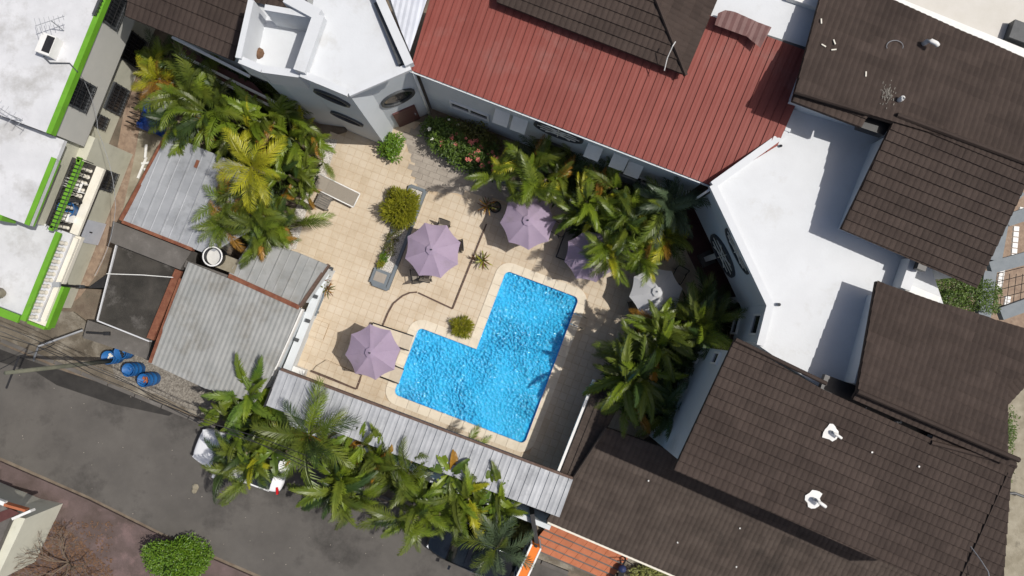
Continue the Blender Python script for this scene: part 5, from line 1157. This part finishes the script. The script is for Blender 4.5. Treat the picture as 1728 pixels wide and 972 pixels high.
def palm(label, px, py, z, L, nf, pal, kind='feather', group=None, stems=1, base=None, flat=0.0):
    rr = random.Random(int(px*31+py*7)); c = P(px, py, z)
    b = (c.x+rr.uniform(-.25, .25), c.y+rr.uniform(-.25, .25), 0)
    t = thing('banana_plant' if kind == 'banana' else 'palm', label, 'banana plant' if kind == 'banana' else 'palm', b, 0, group)
    loc = Vector(b); hl = c-loc
    MB().tube([(0, 0, 0), (hl.x*.3, hl.y*.3, z*.5), (hl.x*.8, hl.y*.8, z*.85), (hl.x, hl.y, z)], [.09, .075, .06, .05], 8).build('trunk', 'trunk', t, True, local=True)
    for k in range(0):
        a = rr.uniform(0, 6.28); e = Vector((math.cos(a), math.sin(a), 0))*rr.uniform(.3, .6); MB().tube([e*.4, Vector((hl.x*.6, hl.y*.6, z*.55))+e, Vector((hl.x, hl.y, z*.8))+e], [.05, .04, .03], 6).build('trunk', 'stem', t, True, local=True)
    star = kind in ('feather', 'banana') and stems == 1
    tips = [Vector((0, 0, 0))]
    if not star:
        for k in range(3): a = rr.uniform(0, 6.28); tips.append(Vector((math.cos(a), math.sin(a), 0))*rr.uniform(.3, .75)+Vector((0, 0, rr.uniform(-.7, .25))))
        for e in tips[1:]: MB().tube([(0, 0, 0), Vector((hl.x*.5, hl.y*.5, z*.5))+e*.6, hl+e], [.05, .04, .03], 6).build('trunk', 'stem', t, True, local=True)
        L *= .92; nf = int(nf*1.3)
    nf = int(nf*1.4); ga = 2.39996; a0 = rr.uniform(0, 6.28)
    for k in range(nf):
        a = a0+k*ga+rr.uniform(-.2, .2); f = k/max(1, nf-1)
        if kind == 'banana': vi = 0; kk = rr.randrange(4)
        else: vi = 4 if f < .1 else 0 if f < .3 else 1 if f < .55 else 2 if f < .8 else 3; kk = rr.randrange(2)
        if flat and vi in (0, 4): vi = 2
        m = pick(rr, pal)
        if m == 'leaf_orange' and f < .5 and pal not in ('gold',): m = 'leaf_lime' if pal != 'deep' else 'leaf_deep'
        o = bpy.data.objects.new('frond' if kind != 'banana' else 'leaf', fmesh(kind, vi, kk, m)); C.objects.link(o); o.parent = t
        sc = L*rr.uniform(.85, 1.28)*(1 if vi != 4 else .75)
        off = tips[k % len(tips)]
        o.location = hl+off+Vector((0, 0, -.25*f)); o.rotation_euler = (rr.uniform(-.5, .5), rr.uniform(-.25, .3), a+rr.uniform(-.3, .3)); o.scale = (sc, sc, sc)
    return t
G1, G2, G3, G4, G5 = 'palms in the left garden', 'palms along the flower bed', 'palms in the central right cluster', 'palms in the right-hand cluster', 'palms along the street'
for a in (
 ('small yellowing palm at the top of the left garden by alley', 268, 132, 3.0, 1.1, 11, 'gold', 'feather', G1, 1),
 ('lime palm at the upper left corner of the left garden', 262, 108, 2.8, 1.0, 9, 'lime', 'feather', G1, 1),
 ('green palm arching over the blue tarpaulin', 318, 172, 3.6, 1.75, 15, 'green', 'dense', G1, 2),
 ('green palm hanging over the top of grey shed roof', 300, 205, 3.2, 1.35, 11, 'green', 'dense', G1, 1),
 ('green palm with drooping fronds above the grey shed', 372, 186, 3.7, 1.7, 14, 'green', 'dense', G1, 2),
 ('leafy palm left of the tower wall, upper garden', 428, 206, 3.4, 1.55, 14, 'lime', 'pleat', G1, 2),
 ('palm with orange tips just below the tower balcony', 462, 206, 3.3, 1.4, 13, 'autumn', 'dense', G1, 1),
 ('green palm at the right end of the left garden by tower', 503, 240, 2.9, 1.35, 14, 'lime', 'pleat', G1, 2),
 ('palm nearest the pebbles at the right of left garden', 520, 262, 2.4, 1.0, 12, 'autumn', 'dense', G1, 1),
 ('bright yellow-green star-shaped palm in the left garden', 424, 282, 4.4, 1.5, 12, 'yellow', 'feather', G1, 1),
 ('green palm right of the yellow star-shaped palm', 488, 296, 2.9, 1.15, 14, 'green', 'pleat', G1, 2),
 ('palm beside the white lounger at the terrace edge', 500, 335, 2.3, .8, 11, 'autumn', 'dense', G1, 1),
 ('palm with orange fronds over the grey shed edge', 382, 340, 3.2, 1.35, 13, 'autumn', 'feather', G1, 2),
 ('dark palm in the middle of left garden below the yellow one', 430, 350, 3.3, 1.5, 15, 'green', 'dense', G1, 2),
 ('palm with rusty tips left above the round tub', 378, 378, 3.0, 1.1, 12, 'autumn', 'feather', G1, 1),
 ('green palm over the ribbed shed corner', 470, 372, 2.9, 1.35, 14, 'green', 'dense', G1, 2),
 ('lowest palm of the left garden with golden fronds', 432, 392, 3.0, 1.15, 12, 'autumn', 'dense', G1, 1),
 ('palm with leaves darkened for tower shade, far left top', 330, 118, 2.6, 1.5, 13, 'deep', 'dense', G1, 2),
 ('palm with leaves darkened for tower shade beside balcony slab', 395, 148, 2.4, 1.5, 13, 'deep', 'dense', G1, 2),
 ('palm with leaves darkened for shade at the foot of the tower', 455, 178, 2.0, 1.2, 12, 'deep', 'dense', G1, 1),
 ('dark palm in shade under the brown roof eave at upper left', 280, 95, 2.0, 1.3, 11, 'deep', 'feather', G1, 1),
 ('lime palm over the flower-bed umbrella', 884, 296, 3.2, 1.45, 16, 'lime', 'dense', G2, 2),
 ('lime palm left of the flower-bed umbrella palm', 845, 282, 2.9, 1.2, 13, 'lime', 'dense', G2, 1),
 ('palm with a golden frond right of flower-bed umbrella', 920, 302, 2.9, 1.2, 13, 'autumn', 'dense', G2, 1),
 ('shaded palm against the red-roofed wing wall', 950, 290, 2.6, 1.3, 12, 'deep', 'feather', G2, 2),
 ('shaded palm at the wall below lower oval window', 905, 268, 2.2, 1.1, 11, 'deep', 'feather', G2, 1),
 ('lime palm at the upper left of the central right cluster', 990, 340, 3.3, 1.45, 15, 'lime', 'pleat', G3, 2),
 ('green palm at the top of central right cluster', 1040, 318, 3.5, 1.4, 14, 'green', 'dense', G3, 2),
 ('grey-green palm at the right of central right cluster', 1120, 352, 4.2, 1.6, 14, 'blue', 'dense', G3, 1),
 ('green palm in the middle of the central right cluster', 1052, 372, 3.4, 1.35, 14, 'green', 'dense', G3, 2),
 ('lime palm over the hidden mauve umbrella', 1022, 416, 3.2, 1.35, 15, 'lime', 'dense', G3, 2),
 ('lime palm at the lowest edge of central right cluster', 1086, 420, 3.1, 1.1, 15, 'lime', 'dense', G3, 2),
 ('palm with pale fronds right in the central cluster', 1125, 400, 3.2, 1.25, 13, 'lime', 'feather', G3, 1),
 ('shaded palm between central cluster and gallery', 1075, 385, 2.6, 1.3, 12, 'deep', 'dense', G3, 2),
 ('palm over the white umbrella edge', 1142, 528, 2.9, 1.1, 8, 'autumn', 'dense', G4, 1),
 ('green palm right of the white umbrella', 1180, 540, 3.6, 1.45, 13, 'green', 'dense', G4, 2),
 ('green palm in the middle of the right-hand cluster', 1118, 562, 3.7, 1.55, 15, 'green', 'pleat', G4, 2),
 ('palm leaning toward the pool from right-hand cluster', 1062, 590, 2.9, 1.35, 13, 'autumn', 'dense', G4, 1),
 ('big arching palm above the white gutter', 1078, 640, 3.8, 1.75, 15, 'green', 'pleat', G4, 2),
 ('palm with golden lower fronds by the low roof', 1062, 668, 3.3, 1.35, 12, 'autumn', 'dense', G4, 1),
 ('dark palm between the low roof and house wall', 1120, 690, 3.0, 1.45, 13, 'deep', 'dense', G4, 2),
 ('dark palm under the two small house windows', 1150, 615, 2.6, 1.4, 13, 'deep', 'dense', G4, 2),
 ('dark palm beside the gallery column', 1190, 515, 2.2, 1.3, 12, 'deep', 'feather', G4, 1),
 ('broad pleated palm at the left end of the canopy', 420, 672, 2.4, 1.7, 16, 'banana', 'pleat', G5, 1),
 ('small green palm above the white car bonnet', 392, 705, 2.3, 1.15, 13, 'green', 'pleat', G5, 1),
 ('small leafy palm over the white car roof', 442, 770, 2.4, 1.2, 14, 'lime', 'pleat', G5, 1),
 ('low palm draping over the street side of the white car', 398, 790, 2.1, 1.25, 14, 'green', 'dense', G5, 1),
 ('fan-leaved palm furthest out over the middle of the street', 590, 848, 2.6, 1.2, 14, 'green', 'dense', G5, 1),
 ('palm between the street row middle and black car', 742, 868, 2.6, 1.25, 13, 'lime', 'dense', G5, 1),
 ('yellow-tipped palm by the canopy above street row', 610, 752, 2.7, 1.1, 11, 'autumn', 'pleat', G5, 1),
 ('second broad palm nearest the long shed', 455, 690, 2.0, 1.3, 13, 'autumn', 'pleat', G5, 1),
 ('dark feathery palm over the white car', 415, 765, 2.6, 1.2, 15, 'deep', 'dense', G5, 1),
 ('long-fronded palm reaching toward the pool over the canopy', 520, 735, 3.2, 1.9, 12, 'green', 'feather', G5, 1),
 ('palm hanging over the white car rear', 436, 795, 2.2, 1.0, 12, 'green', 'feather', G5, 1),
 ('palm right of the white car over the street', 575, 805, 2.8, 1.75, 15, 'green', 'pleat', G5, 1),
 ('palm with orange fronds beside the canopy middle', 640, 770, 2.5, 1.4, 13, 'autumn', 'pleat', G5, 1),
 ('green palm in the middle of the street row', 690, 800, 2.6, 1.55, 14, 'green', 'dense', G5, 2),
 ('feathery palm drooping over the street near black car', 705, 872, 2.8, 1.6, 14, 'green', 'dense', G5, 1),
 ('palm with brown fronds at the canopy edge', 798, 790, 2.4, 1.25, 12, 'autumn', 'dense', G5, 1),
 ('lime palm above the black car bonnet', 790, 842, 2.6, 1.55, 15, 'lime', 'pleat', G5, 2),
 ('golden-edged palm near the right end of canopy', 845, 850, 2.2, 1.3, 13, 'autumn', 'pleat', G5, 1),
 ('feathery palm draped over the black car roof', 838, 925, 2.6, 1.5, 11, 'blue', 'feather', G5, 1),
): palm(*a)
for a in (('banana plant with wide leaves beside the canopy', 545, 745, 2.7, 1.25, 7, 'banana', 'banana', G5), ('banana plant over the white car boot', 462, 762, 2.6, .95, 5, 'banana', 'banana', G5), ('banana plant in the street row near the lime palm', 760, 800, 2.7, 1.1, 7, 'banana', 'banana', G5), ('banana plant right of the lime street palm', 830, 825, 2.6, 1.05, 6, 'banana', 'banana', G5)): palm(*a)
def leaf_cloud(rx, ry, rz, N, size, seed, outward=.0, lumps=6, asp=.45, z0=0.1):
    rr = random.Random(seed); mb = MB(); ph = [(rr.uniform(0, 6.28), rr.randint(2, 5), rr.uniform(.03, .10)) for _ in range(lumps)]
    for _ in range(N):
        a = rr.uniform(0, 2*math.pi); ct = rr.uniform(-.15, 1); st = math.sqrt(1-ct*ct); R_ = 1+sum(k*math.sin(n*a+p+3*ct) for p, n, k in ph); r = (rr.random()**.35)*R_
        c = Vector((rx*r*st*math.cos(a), ry*r*st*math.sin(a), z0+max(0, rz*(.25+.75*ct)*r)))
        d = Vector((math.cos(a)*st, math.sin(a)*st, ct*.8+.1)).normalized() if rr.random() < outward else Vector((rr.gauss(0, 1), rr.gauss(0, 1), rr.gauss(0, .5))).normalized()
        s = d.cross(Vector((rr.gauss(0, .4), rr.gauss(0, .4), 1))).normalized(); L = size*rr.uniform(.6, 1.3); w_ = L*asp
        e = c+d*L; e.z -= L*.15; m = c+d*L*.5
        mb.add([c, m+s*w_*.5, e, m-s*w_*.5], [(0, 1, 2, 3)])
    return mb
def bush(label, px, py, z, rx, ry, h, N, mat, size=.09, outward=0, name='shrub', cat='shrub', group=None, asp=.45, rz=0, base=0):
    c = P(px, py, z); t = thing(name, label, cat, (c.x, c.y, base), rz, group)
    leaf_cloud(rx, ry, h, N, size, int(px*13+py), outward, asp=asp).build('foliage', mat, t, local=True)
    mb = MB(); rr = random.Random(px)
    for k in range(6): a = k*1.05; mb.tube([(0, 0, 0), (math.cos(a)*rx*.3, math.sin(a)*ry*.3, h*.4), (math.cos(a)*rx*.6, math.sin(a)*ry*.6, h*.7)], [.03, .022, .012], 5)
    mb.build('stems', 'twig', t, local=True); return t
bush('round spiky lime shrub at the head of the planter', 676, 350, .6, .74, .78, 1.15, 4200, 'bush_lime', .20, .6, asp=.16)
bush('small yellow spiky shrub beside the pool inner corner', 780, 552, .2, .42, .38, .5, 1100, 'bush_lime', .18, .7, asp=.15, group='small terrace shrubs')
for k, (px, py, r, lb) in enumerate(((672, 386, .26, 'olive tuft right under the spiky shrub in the planter'), (663, 404, .30, 'largest round olive tuft in the planter'), (657, 423, .28, 'middle round olive tuft in the planter'), (648, 435, .18, 'small green tuft in the planter'), (643, 446, .15, 'tiniest green tuft by the planter cover'))):
    bush(lb, px, py, .2, r, r, r*1.1, 260, ['bush_olive', 'bush_olive', 'bush_olive', 'bush_bright', 'bush_lime'][k], .1, .5, 'planter_tuft', 'shrub', 'tufts in the slate planter', .25, base=.12)
bush('bright green shrub at the foot of the tower corner', 660, 246, .5, .52, .62, .95, 1300, 'bush_bright', .13, .2)
bush('round bright green shrub at the bottom edge of the street', 295, 948, .9, 1.25, 1.05, 1.3, 9000, 'bush_bright', .11, .1)
bush('pale green hedge between black car and gate', 882, 896, .5, .55, .75, .8, 1800, 'bush_pale', .11, .1, 'hedge', 'hedge')
bush('pale green hedge at the bottom edge under the low roof', 1100, 972, .5, .9, .5, .7, 1500, 'bush_pale', .11, .1, 'hedge', 'hedge')
bush('dense clipped hedge between brown roofs at right', 1636, 494, 3.2, 1.55, .85, 1.0, 6000, 'bush_green', .10, .1, 'hedge', 'hedge', rz=TH*.6, base=2.4)
bush('green hedge strip right of the large brown roof', 1702, 725, .6, .35, .9, .9, 1200, 'bush_green', .1, .1, 'hedge', 'hedge')
bush('low green clump beside the lower right roof edge', 1696, 800, .5, .3, .7, .7, 700, 'bush_green', .1, .1, 'hedge', 'hedge')
for lb, px, py, rx, ry, n_ in (('flowering hedge section nearest the tower drainpipe', 745, 222, .9, .8, 2600), ('flowering hedge section with most pink flowers', 785, 250, 1.2, .75, 3400), ('flowering hedge section meeting the lime palms', 818, 268, .9, .7, 2400), ('shaded hedge section under the wing window', 800, 226, 1.2, .6, 1800)):
    t = bush(lb, px, py, 1.2, rx, ry, 1.5, n_, 'bush_green' if n_ > 2000 else 'bush_olive', .13, .1, 'flowering_hedge', 'hedge', 'hedge sections in the flower bed', rz=TH)
    rr = random.Random(px)
    if n_ > 2000:
        fl = MB()
        for k in range(5): a = k*1.257; fl.add([(0, 0, 0), (.06*math.cos(a-.5), .06*math.sin(a-.5), .02), (.09*math.cos(a), .09*math.sin(a), .035), (.06*math.cos(a+.5), .06*math.sin(a+.5), .02)], [(0, 1, 2, 3)])
        me1 = fl.mesh('flower', 'pink_flower'); me2 = fl.mesh('flower', 'white_flower')
        for k in range(18 if px != 745 else 5):
            a = rr.uniform(0, 6.28); r = rr.uniform(.3, .95); o = bpy.data.objects.new('flower', me1 if px != 745 else me2); C.objects.link(o); o.parent = t
            o.location = (rx*r*math.cos(a), ry*r*math.sin(a), 1.5*(1.08-.5*r*r)); o.rotation_euler = (rr.uniform(-.6, .6), rr.uniform(-.6, .6), a); s_ = rr.uniform(.8, 1.3); o.scale = (s_, s_, s_)
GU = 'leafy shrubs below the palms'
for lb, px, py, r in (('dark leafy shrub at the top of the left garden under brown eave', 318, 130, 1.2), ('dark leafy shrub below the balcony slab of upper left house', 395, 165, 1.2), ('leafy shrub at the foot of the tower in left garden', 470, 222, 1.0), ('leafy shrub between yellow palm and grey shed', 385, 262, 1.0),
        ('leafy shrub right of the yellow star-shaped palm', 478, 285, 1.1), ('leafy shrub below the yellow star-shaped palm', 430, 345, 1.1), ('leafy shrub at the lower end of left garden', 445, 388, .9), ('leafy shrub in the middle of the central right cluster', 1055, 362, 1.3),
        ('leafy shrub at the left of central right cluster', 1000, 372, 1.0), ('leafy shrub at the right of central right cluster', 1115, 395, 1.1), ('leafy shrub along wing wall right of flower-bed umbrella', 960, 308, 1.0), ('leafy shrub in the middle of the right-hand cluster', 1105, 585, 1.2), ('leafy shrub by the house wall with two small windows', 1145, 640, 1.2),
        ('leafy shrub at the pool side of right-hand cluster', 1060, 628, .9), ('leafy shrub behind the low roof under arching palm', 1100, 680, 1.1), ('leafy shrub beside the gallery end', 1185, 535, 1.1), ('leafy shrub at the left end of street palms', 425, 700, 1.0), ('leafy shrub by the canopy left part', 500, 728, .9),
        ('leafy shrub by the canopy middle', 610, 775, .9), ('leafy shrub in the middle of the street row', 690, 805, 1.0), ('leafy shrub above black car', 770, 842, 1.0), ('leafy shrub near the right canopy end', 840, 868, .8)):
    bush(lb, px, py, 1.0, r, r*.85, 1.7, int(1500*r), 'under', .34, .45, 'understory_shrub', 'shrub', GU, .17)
def rosette(label, px, py, r, n, mat, group, h=.3, base=0, root=None, rise=.55):
    c = P(px, py, .2); t = root or thing('rosette_plant', label, 'plant', (c.x, c.y, base), 0, group); rr = random.Random(px+py)
    mb = MB(); mb.add([(0, -.03, 0), (0, .03, 0), (.5, .07, .38), (.5, -.07, .38), (.9, .04, .4), (.9, -.04, .4), (1.08, 0, .32)], [(0, 3, 2, 1), (3, 5, 4, 2), (5, 6, 4)]); ms_ = [mb.mesh('leaf', m) for m in mat]
    for k in range(n):
        o = bpy.data.objects.new('leaf', ms_[k % len(ms_)]); C.objects.link(o); o.parent = t; s_ = r*rr.uniform(.75, 1.1); f = k/n
        o.location = (rr.uniform(-.04, .04), rr.uniform(-.04, .04), base*0+h*(.4+.6*(1-f))); o.rotation_euler = (rr.uniform(-.3, .3), -(1-f)*rise+.15, k*2.4+rr.uniform(-.3, .3)); o.scale = (s_, s_, s_*(1.2-.5*f))
    MB().tube([(0, 0, 0), (0, 0, h)], .035, 6).build('stalk', 'trunk', t, local=True)
    return t
GR = 'spiky rosette plants on the terrace'
rosette('olive rosette plant on the bent brown edging near pool top', 815, 440, .44, 20, ['bush_olive', 'bush_lime', 'leaf_red'], GR)
rosette('small rosette left beside the olive rosette on brown edging', 803, 436, .28, 11, ['bush_olive', 'leaf_red'], GR)
rosette('red and gold rosette in the low wall by ribbed shed', 554, 488, .42, 20, ['leaf_red', 'bush_olive', 'leaf_orange'], GR, .5)
rosette('dark red rosette just above the grey bench', 550, 474, .36, 14, ['leaf_red', 'leaf_red', 'bush_olive'], GR, .6)
rosette('red rosette plant left of the round black pot', 822, 350, .45, 18, ['leaf_red', 'leaf_orange', 'bush_olive'], GR, .7)
rosette('', 836, 351, .3, 10, ['leaf_red', 'leaf_deep'], GR, .35, 0, pk)
rosette('', 181, 268, .34, 10, ['bush_olive', 'leaf_deep'], GR, .4, 0, POT_ALLEY); MB().lathe((0, 0, 0), [(.12, 0), (.17, .28), (.19, .3), (.15, .3), (0, .26)], 12).build('pot', 'brown_edge', POT_ALLEY, True, local=True)
# withered shrub and leaf litter at the bottom left
c = P(118, 948, 0); dry = thing('withered_shrub', 'leafless twiggy shrub over the pink pavement, bottom left', 'shrub', (c.x, c.y, .08)); rr = random.Random(4)
def twig(p, d, L, r, dep):
    if dep == 0 or L < .12: return
    q = p+d*L; TW_.tube([p, p.lerp(q, .5)+Vector((rr.gauss(0, .03), rr.gauss(0, .03), 0)), q], [r, r*.85, r*.7], 4, False)
    for _ in range(3 if dep > 2 else 2): twig(p.lerp(q, rr.uniform(.6, 1)), (d+Vector((rr.gauss(0, .45), rr.gauss(0, .45), rr.gauss(.05, .25)))).normalized(), L*rr.uniform(.6, .85), r*.65, dep-1)
for k in range(5):
    TW_ = MB(); a = k*1.3; twig(Vector((0, 0, 0)), Vector((math.cos(a)*.6, math.sin(a)*.6, .8)).normalized(), 1.0, .035, 5); TW_.build('branch', 'twig', dry, local=True)
rr = random.Random(77); lit = MB(); z_ = .09
for k in range(2600):
    a = rr.random(); px, py = rr.uniform(20, 190), rr.uniform(880, 975)
    if (px-20)*.9+880 > py+70 and rr.random() < .8: continue
    q = P(px, py, z_+rr.uniform(0, .05)); b = rr.uniform(0, 6.28); s_ = rr.uniform(.03, .08); e = Vector((math.cos(b), math.sin(b), rr.uniform(-.3, .3)))*s_; f = Vector((-math.sin(b), math.cos(b), rr.uniform(-.3, .3)))*s_*.5
    lit.add([q-e, q+f, q+e, q-f], [(0, 1, 2, 3)])
tag(lit.build('leaf_litter', 'litter'), 'brown dead leaves lying on the pink pavement', 'leaf litter', kind='stuff')
# stones and rubbish on the street and verge
rr = random.Random(8); rub = MB()
for k in range(150):
    if rr.random() < .6: px = rr.uniform(150, 345); py = 600+(px-150)*.42+rr.uniform(-12, 42)
    else: px, py = rr.uniform(10, 700), 0; py = 640+px*.36+rr.uniform(-20, 150)
    q = P(px, py, .0); s_ = rr.uniform(.012, .032); rub.box((q.x, q.y, (.11 if py < 600+(px-150)*.42+30 else -.02)), (s_, s_*rr.uniform(.5, 1.2), s_*.7), rz=rr.uniform(0, 3))
tag(rub.build('street_rubble', 'grey_paver'), 'scattered pebbles and crumbs on street and verge', 'rubble', kind='stuff')
for k, (px, py, s_, lb) in enumerate(((330, 822, .16, 'upper of two pale stones on the street near the pink pavement'), (328, 828, .13, 'lower of two pale stones on the street near the pink pavement'))):
    mb = MB().lathe((0, 0, 0), [(0, .09), (s_*.6, .08), (s_, .03), (s_*.95, 0)], 7); o = mb.build('stone', 'pale_dirt'); o.location = P(px, py, -.03); tag(o, lb, 'stone', 'pale stones on the street')
